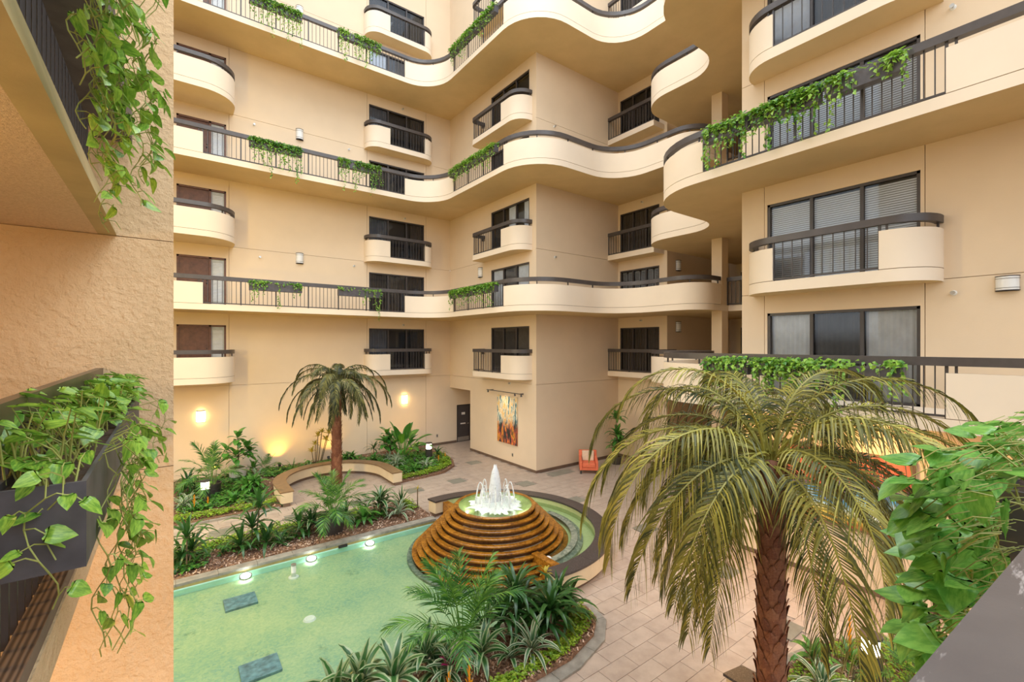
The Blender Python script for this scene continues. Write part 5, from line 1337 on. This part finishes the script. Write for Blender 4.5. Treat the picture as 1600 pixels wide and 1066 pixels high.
strap_plant('striped_dracaena', 'pale striped rosette below the right bollard lamp', 'varieg', 8.9, 18.1, 20, 1.15)
strap_plant('dracaena', 'arching dark plant right of the right bollard lamp', 'dracaena', 10.0, 19.2, 18, .85, ((0, 0, .2),))
strap_plant('dracaena', 'dark leafy plant at the front of the right back bed', 'broadstrap', 8.2, 17.8, 14, .8)
bromeliad('yellow bromeliad at the right tip of the back bed, upper', 10.1, 18.6, size=1.0)
bromeliad('yellow bromeliad at the right tip of the back bed, lower', 9.6, 18.3, size=1.0)
cover('bright lime ground cover edging the left back bed along the path', [[(-.2, 16.85), (2.85, 16.8), (2.85, 17.3), (1.5, 17.25), (-.2, 17.4)]], 1100, 1, (.05, .09), .24)
cover('bright lime ground cover edging the right back bed', [[(7.25, 16.95), (8.3, 17.0), (9.3, 17.25), (10.0, 17.85), (10.4, 18.8), (10.6, 20.0), (10.2, 20.0), (9.9, 18.8), (9.2, 17.8), (8.2, 17.45), (7.25, 17.3)]], 1100, 2, (.05, .09), .24)
cover('pale mixed low leaves scattered over the back bed', [[(.2, 17.6), (2.7, 17.6), (2.7, 21.5), (.2, 21.5)], [(7.3, 17.6), (9.4, 17.8), (10.2, 20.5), (7.3, 21)], [(3, 20.3), (7.2, 20.3), (7.2, 21.6), (3, 21.6)]], 420, 3, (.07, .15), .3, 'broad')
# --- strip along the pool
strap_plant('corn_plant', 'tall cane dracaena at the left end of the pool strip', 'dracaena', .32, 13.35, 20, .95, ((0, 0, .75), (.1, .15, .35), (-.1, .3, .1)))
strap_plant('corn_plant', 'tallest cane dracaena of the pool strip with drooping crown', 'dracaena', 1.72, 13.65, 20, 1.0, ((.18, .1, 1.0), (0, 0, .55), (-.28, -.1, .2), (.3, -.2, .15)))
strap_plant('striped_dracaena', 'small striped plant right of the tallest cane dracaena', 'corn', 2.35, 13.45, 14, .7)
strap_plant('dracaena', 'arching dark dracaena left of the potted areca', 'dracaena', 2.85, 13.6, 18, .95, ((0, 0, .3), (.3, .15, .2)))
areca('areca_palm', 'full feathery areca palm in the dark tub by the pool', 3.67, 13.45, 1.1, 24, 9, z0=.5)
pot('big dark tub with hoops on the pool strip', 3.67, 13.45, .36, .52, M['pot_dark'], .08)
strap_plant('corn_plant', 'broad striped plant hugging the dark tub, left side', 'corn', 3.25, 13.75, 16, .9, ((0, 0, .3),))
strap_plant('corn_plant', 'broad striped plant hugging the dark tub, right side', 'corn', 4.15, 13.75, 14, .8, ((0, 0, .25),))
strap_plant('corn_plant', 'low leafy plant in the pool strip between tub and tall striped cane', 'broadstrap', 4.65, 13.6, 14, 1.0, ((0, 0, .1),))
strap_plant('corn_plant', 'tall drooping striped cane plant right of the tub', 'corn', 5.2, 13.75, 20, .95, ((0, 0, .5), (.05, .1, .25)))
strap_plant('agave', 'spiky dark agave at the fountain end of the pool strip', 'agave', 6.0, 14.0, 24, .9, ((0, 0, .15),), upright=.5)
strap_plant('striped_dracaena', 'silvery striped rosette in front of the spiky agave', 'varieg', 5.65, 13.35, 18, 1.15, ((0, 0, .15),))
strap_plant('dracaena', 'small upright sapling at the fountain end of the pool strip', 'croton', 6.45, 13.75, 5, .6, ((0, 0, .6),))
cover('lime ground cover along the path side of the pool strip', [[(.1, 14.0), (1.2, 14.1), (3.3, 14.2), (3.3, 14.68), (.1, 14.68)], [(4.2, 14.1), (5.0, 14.2), (5.0, 14.65), (4.2, 14.65)], [(6.1, 13.6), (6.45, 13.6), (6.45, 14.5), (6.1, 14.5)]], 900, 4, (.05, .09), .3)
cover('mixed low green leaves in the pool strip', [[(.0, 13.0), (.7, 13.0), (.9, 14.2), (.0, 14.2)], [(1.0, 13.5), (3.1, 13.4), (3.1, 14.1), (1.0, 14.1)], [(4.3, 13.6), (5.4, 13.5), (5.4, 14.2), (4.3, 14.2)]], 450, 5, (.07, .13), .3, 'broad')
# --- near bed
areca('areca_palm', 'tall bright areca palm on the near pool edge', 4.0, 6.76, 1.36, 18, 21, low=2)
strap_plant('corn_plant', 'broad striped corn plant left of the near areca', 'corn', 3.25, 6.62, 20, 1.0, ((0, 0, .35), (.15, -.1, .15)))
strap_plant('corn_plant', 'striped corn plant rising at the bottom edge by the pool, left', 'corn', 2.19, 6.55, 20, 1.1, ((0, 0, .45), (-.3, .15, .3)))
strap_plant('corn_plant', 'striped corn plant rising at the bottom edge by the pool, right', 'corn', 2.62, 6.4, 18, 1.1, ((0, 0, .4),))
bromeliad('striped bromeliad with magenta heart in the near bed', 3.47, 6.22, 'flower_pink', 1.3, 'varieg', 20, .42)
bromeliad('orange bromeliad at the bottom edge, left one', 3.24, 5.86, size=1.2, h=.45)
bromeliad('orange bromeliad at the bottom edge, right of the magenta one', 3.50, 5.72, size=1.2, h=.6)
strap_plant('corn_plant', 'dark striped plant in front of the near areca', 'corn', 4.07, 6.25, 18, .95, ((0, 0, .3),))
strap_plant('corn_plant', 'silver-striped plant between the areca and the dark dracaenas', 'corn', 4.45, 6.72, 14, .8, ((0, 0, .3),))
strap_plant('dracaena', 'tall dark dracaena at the pool edge before the fountain', 'dracaena', 5.1, 6.72, 28, 1.1, ((0, 0, .75), (.05, -.05, .45), (-.25, .05, .35)))
strap_plant('dracaena', 'glossy dark dracaena in the middle of the near bed', 'dracaena', 5.55, 6.25, 28, 1.1, ((0, 0, .5), (.1, .1, .25), (-.1, .15, .2)))
strap_plant('dracaena', 'dense dark dracaena at the ring wall corner', 'dracaena', 6.02, 6.55, 28, 1.05, ((0, 0, .45), (.15, -.1, .2), (-.2, .1, .3)))
strap_plant('striped_dracaena', 'pale cream-striped rosette in the near bed', 'varieg', 4.95, 6.05, 22, 1.35, ((0, 0, .15),))
strap_plant('corn_plant', 'low striped plant between pale rosette and areca', 'corn', 4.62, 6.2, 12, .75)
strap_plant('dracaena', 'thin spiky sapling beside the ring wall corner', 'croton', 6.0, 6.9, 6, .8, ((0, 0, .75),))
cover('lime ground cover along the curved kerb of the near bed', [[(6.6, 6.5), (6.5, 6.1), (6.1, 5.9), (5.4, 5.7), (4.3, 5.68), (4.3, 5.85), (5.3, 5.95), (5.9, 6.1), (6.2, 6.4), (6.4, 6.7)], [(3.0, 5.7), (4.4, 5.7), (4.4, 5.9), (3.0, 5.9)]], 1600, 6, (.045, .085), .2)
# --- bottom right bed
strap_plant('striped_dracaena', 'big pale striped rosette beside the big palm trunk', 'varieg', 7.95, 2.75, 22, 1.3, ((0, 0, .1),))
bromeliad('yellow bromeliad left of the bottom right bollard', 9.15, 2.75, size=1.3, h=.55)
areca('pygmy_palm', 'soft palm tuft right of the bottom right bollard', 9.1, 1.95, .75, 14, 15)
strap_plant('peace_lily', 'leafy green clump behind the bottom right bromeliad', 'broadstrap', 8.5, 3.05, 16, .9, ((0, 0, .15),))
cover('lime ground cover at the foot of the big palm', [[(7.3, 2.0), (8.1, 1.6), (8.6, 2.7), (8.5, 3.25), (7.9, 3.25), (7.35, 3.0)], [(8.9, 1.2), (10.3, 1.2), (10.2, 2.5), (9.6, 3.0), (9.0, 3.2), (9.1, 2.4)]], 900, 7, (.04, .07), .2)
# --- plant in the inner corner
strap_plant('corn_plant', 'tall green cane plant in the inner corner right of the armchair', 'broadstrap', 16.2, 13.75, 16, 1.1, ((0, 0, 1.75), (-.05, -.1, 1.05), (.1, -.1, .7), (-.1, 0, .45)), z0=.3)
pot('dark pot of the tall cane plant in the inner corner', 16.2, 13.75, .25, .34, M['pot_dark'], 0, band=False)

# ------------------------------------------------------------------ the two big palms
SC = MB()
for k in range(7):
    pass
sv = []; 
for i, (z, w_, d) in enumerate(((0, .5, .02), (.35, .55, .06), (.7, .36, .13), (1.0, .10, .22))):
    for j in range(4):
        t_ = j / 3 - .5; sv.append((w_ * t_, -d + .10 * (abs(t_) * 2) ** 2 * .5 + (.0 if j in (0, 3) else -.02), z))
SC.add(sv, [(4 * i + j, 4 * i + j + 1, 4 * i + 5 + j, 4 * i + 4 + j) for i in range(3) for j in range(3)])
scale_me = SC.mesh('bark_scale', M['bark'])
def big_palm(label, x, y, h, r0, r1, fronds, seed, mat_name, scale_rows, lean=(0, 0)):
    rg = random.Random(seed); t_ = thing('date_palm', label, 'palm', (x, y, 0))
    pts = []; rs = []
    for k in range(25):
        s_ = k / 24; pts.append((x + lean[0] * s_, y + lean[1] * s_, .02 + h * s_)); rs.append((r0 + (r1 - r0) * s_) * (1 + .04 * (k % 2)))
    tk = MB().tube(pts, rs, 16); tk.build('trunk', M['bark'], t_, smooth=True)
    cnt = 0
    for row in range(scale_rows):
        s_ = (row + .5) / scale_rows; z = h * (row + .0) / scale_rows; rr_ = r0 + (r1 - r0) * s_; n = 7
        for k in range(n):
            a = 2 * pi * (k + .5 * (row % 2) + rg.uniform(-.1, .1)) / n; sz = rr_ * 1.35
            o = inst('bark_scale', scale_me, t_, (x + lean[0] * s_ + cos(a) * rr_ * .96, y + lean[1] * s_ + sin(a) * rr_ * .96, z + rg.uniform(-.02, .02)), a + pi / 2, (sz * 1.1, sz * rg.uniform(.7, 1.2), h / scale_rows * rg.uniform(1.2, 1.5)))
            cnt += 1
    top = (x + lean[0], y + lean[1], h)
    # woolly heart from which the fronds rise
    hb = MB(); hb.lathe([(r1 * 1.02, h - .35), (r1 * 1.2, h - .15), (r1 * 1.1, h + .02), (r1 * .5, h + .12), (0, h + .14)], (top[0], top[1]), 14); hb.build('crown_shaft', M['bark'], t_, smooth=True)
    for me, az, sz in fronds:
        inst('frond', me, t_, (top[0] + cos(az) * r1 * .6, top[1] + sin(az) * r1 * .6, h + .12 + rg.uniform(-.1, .12)), az, sz)
    return t_
# big near palm: direction of each frond is given relative to the line of sight (0 = to the right of the picture, 90 = away, -90 = toward the camera)
VIEW_R = atan2(RGT[1], RGT[0])
def az(deg): return VIEW_R + radians(deg)
NF = [frond_mesh('frond', L_, e, c, 66, ll * 1.1, g, .023, M['palm'], 200 + i, .14, p, .3, .022, hang=1.0, ragged=.10, fwd=.8)
      for i, (L_, e, c, ll, g, p) in enumerate(((3.0, 84, 160, .60, .50, 1.25), (3.3, 74, 158, .66, .55, 1.0), (3.4, 60, 144, .68, .6, .8), (3.0, 42, 128, .66, .6, .7), (2.8, 22, 108, .64, .6, .6), (2.6, 2, 86, .58, .6, .5)))]
PN = (5.95, 2.60)
fr = []
rg = random.Random(77)
# (240 points straight at the camera: left free there, so that the trunk shows)
spec = ((0, (20, 100, 180, 330)), (1, (-5, 48, 85, 125, 165, 300)), (2, (-12, 30, 65, 140, 172, 202, 290, 335)), (3, (-20, 8, 40, 75, 110, 135, 152, 172, 185, 206, 218, 272, 305)),
        (4, (-30, 15, 80, 120, 165, 193, 214, 262, 318)), (5, (-10, 45, 90, 130, 175, 203, 220, 266, 330)))
for i, angs in spec:
    for a in angs: fr.append((NF[i], az(a + rg.uniform(-5, 5)), rg.uniform(.78, .94)))
big_palm('large date palm in front at right with drooping olive fronds', PN[0], PN[1], 3.85, .165, .15, fr, 5, 'palm', 30)
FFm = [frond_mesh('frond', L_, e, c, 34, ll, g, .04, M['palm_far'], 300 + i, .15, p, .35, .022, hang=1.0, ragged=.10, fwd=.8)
      for i, (L_, e, c, ll, g, p) in enumerate(((1.9, 82, 150, .42, .5, 1.0), (2.4, 68, 150, .45, .55, .85), (2.6, 52, 138, .45, .6, .75), (2.5, 32, 118, .45, .6, .65), (2.1, 10, 94, .4, .6, .55)))]
fr = []
for i, n in ((0, 5), (1, 7), (2, 9), (3, 9), (4, 8)):
    for k in range(n): fr.append((FFm[i], 2 * pi * k / n + i * .7 + rg.uniform(-.2, .2), rg.uniform(.85, 1.08)))
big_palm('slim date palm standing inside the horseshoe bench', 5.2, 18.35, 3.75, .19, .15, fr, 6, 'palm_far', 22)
